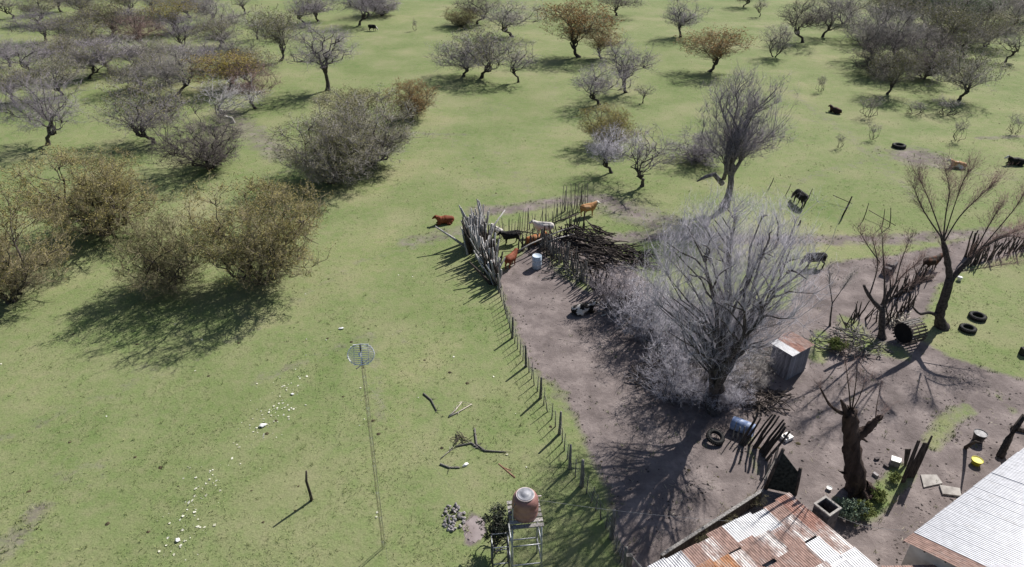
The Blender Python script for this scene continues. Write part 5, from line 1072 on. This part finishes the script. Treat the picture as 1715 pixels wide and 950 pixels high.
# ------------------------------------------------------------------ grass tufts, dung, soil crumbs
def field(n_, y0, y1, margin=1.1):
    u = rng.random(n_ * 2); y = y0 * (y1 / y0) ** u; x = rng.uniform(-1, 1, n_ * 2) * (y * cp + CH * sp) * (857 / F) * margin
    return np.stack([x, y], 1)[:n_]
g = field(90000, 20, 120); dv = dirt_at(g); g = g[dv + rng.normal(size=len(g)) * .15 < .38]
cl = np.sin(g[:, 0] * .7 + 1.3 * np.sin(g[:, 1] * .31)) * np.sin(g[:, 1] * .53 + np.sin(g[:, 0] * .23)) + rng.normal(size=len(g)) * .6
g = g[cl > .0]; N = len(g)
base = np.repeat(np.column_stack([g, np.zeros(N)]), 3, 0) + np.column_stack([rng.normal(size=(3 * N, 2)) * .05, np.zeros(3 * N)])
hh = rng.uniform(.03, .10, (3 * N, 1)); d = np.column_stack([rng.normal(size=(3 * N, 2)) * .6, np.ones(3 * N)])
wv_ = rng.normal(size=(3 * N, 2)); wv_ = np.column_stack([wv_ / np.linalg.norm(wv_, axis=1, keepdims=True), np.zeros(3 * N)]) * .016
V3 = np.stack([base - wv_, base + wv_, base + d * hh], 1).reshape(-1, 3)
M['tuft'] = mat_noise('grass_blades', (0.18, 0.225, 0.08), (0.34, 0.36, 0.18), 0.7, 0.9, detail=8, spread=(.36, .64))
tag(link('grass', np_mesh('grass', V3, np.arange(len(V3)).reshape(-1, 3)), None, M['tuft']), 'short cropped green grass covering the pasture', 'grass', kind='stuff')
c = field(170, 24, 190); dv = dirt_at(c); vs = []; ts = []
for i, (x, y) in enumerate(c):
    r_ = rng.uniform(.05, .15); k = 7
    ring = [(x + math.cos(6.283 * j / k) * r_ * rng.uniform(.7, 1.3), y + math.sin(6.283 * j / k) * r_ * rng.uniform(.7, 1.3), 0.0) for j in range(k)]
    o_ = len(vs); vs += ring + [(x, y, r_ * .45)]; ts += [(o_ + j, o_ + (j + 1) % k, o_ + k) for j in range(k)]
tag(link('dung_pats', np_mesh('dung', np.array(vs), np.array(ts)), None, M['dung']), 'dark dung pats dotted over the pasture', 'dung', kind='stuff')

c = field(40000, 19, 75); dv = dirt_at(c); cl = np.sin(c[:, 0] * .9 + 2 * np.sin(c[:, 1] * .37)) * np.sin(c[:, 1] * .8 + 1.5 * np.sin(c[:, 0] * .41)); c = c[(dv > .55) & (rng.random(len(c)) < .12 + .8 * np.clip(cl, 0, 1))]; N = len(c)
def chips(P_, smin, smax, asp, hz_):
    n_ = len(P_); a = rng.uniform(0, 6.28, n_); l = rng.uniform(smin, smax, n_); w_ = l * asp; ca, sa = np.cos(a), np.sin(a); z = np.full(n_, .006)
    cx_, cy_ = P_[:, 0], P_[:, 1]; t = rng.uniform(.2, 1, n_) * l * hz_
    v = np.stack([np.stack([cx_ - ca * l, cy_ - sa * l, z], 1), np.stack([cx_ + sa * w_, cy_ - ca * w_, z], 1), np.stack([cx_ + ca * l, cy_ + sa * l, z], 1), np.stack([cx_ - sa * w_, cy_ + ca * w_, z], 1), np.stack([cx_, cy_, z + t], 1)], 1).reshape(-1, 3)
    k = np.arange(n_)[:, None] * 5; return v, np.concatenate([k + [0, 1, 4], k + [1, 2, 4], k + [2, 3, 4], k + [3, 0, 4]], 1).reshape(-1, 3)
M['clod'] = mat_noise('soil_clods', (0.05, 0.042, 0.04), (0.26, 0.215, 0.20), .9, 0.95, detail=10, spread=(.42, .6))
M['straw'] = mat_noise('straw_bits', (0.22, 0.19, 0.14), (0.48, 0.44, 0.36), 1.3, 0.95, detail=8)
v, t = chips(c[: int(N * .6)], .03, .11, .7, .7); tag(link('soil_clods', np_mesh('clods', v, t), None, M['clod']), 'dark trampled clods and droppings on the bare yard', 'soil', kind='stuff')
v, t = chips(c[int(N * .6):], .06, .22, .10, .15); tag(link('straw', np_mesh('straw', v, t), None, M['straw']), 'dry straw and twig bits strewn over the bare yard', 'straw', kind='stuff')
g = field(30000, 20, 90); dv = dirt_at(g); g = g[((np.abs(dv - .55) < .17) & (rng.random(len(g)) < .6)) | (rng.random(len(g)) < .03)]; N = len(g); K = 7
base = np.repeat(np.column_stack([g, np.zeros(N)]), K, 0) + np.column_stack([rng.normal(size=(K * N, 2)) * .06, np.zeros(K * N)])
hh = np.repeat(rng.uniform(.06, .22, (N, 1)), K, 0); d = np.column_stack([rng.normal(size=(K * N, 2)) * .5, np.ones(K * N)]); wv_ = rng.normal(size=(K * N, 2)); wv_ = np.column_stack([wv_ / np.linalg.norm(wv_, axis=1, keepdims=True), np.zeros(K * N)]) * .016
V3 = np.stack([base - wv_, base + wv_, base + d * hh], 1).reshape(-1, 3)
tag(link('weeds', np_mesh('weeds', V3, np.arange(len(V3)).reshape(-1, 3)), None, M['tuft']), 'ragged taller weeds along the worn edges of the grass', 'weeds', kind='stuff')
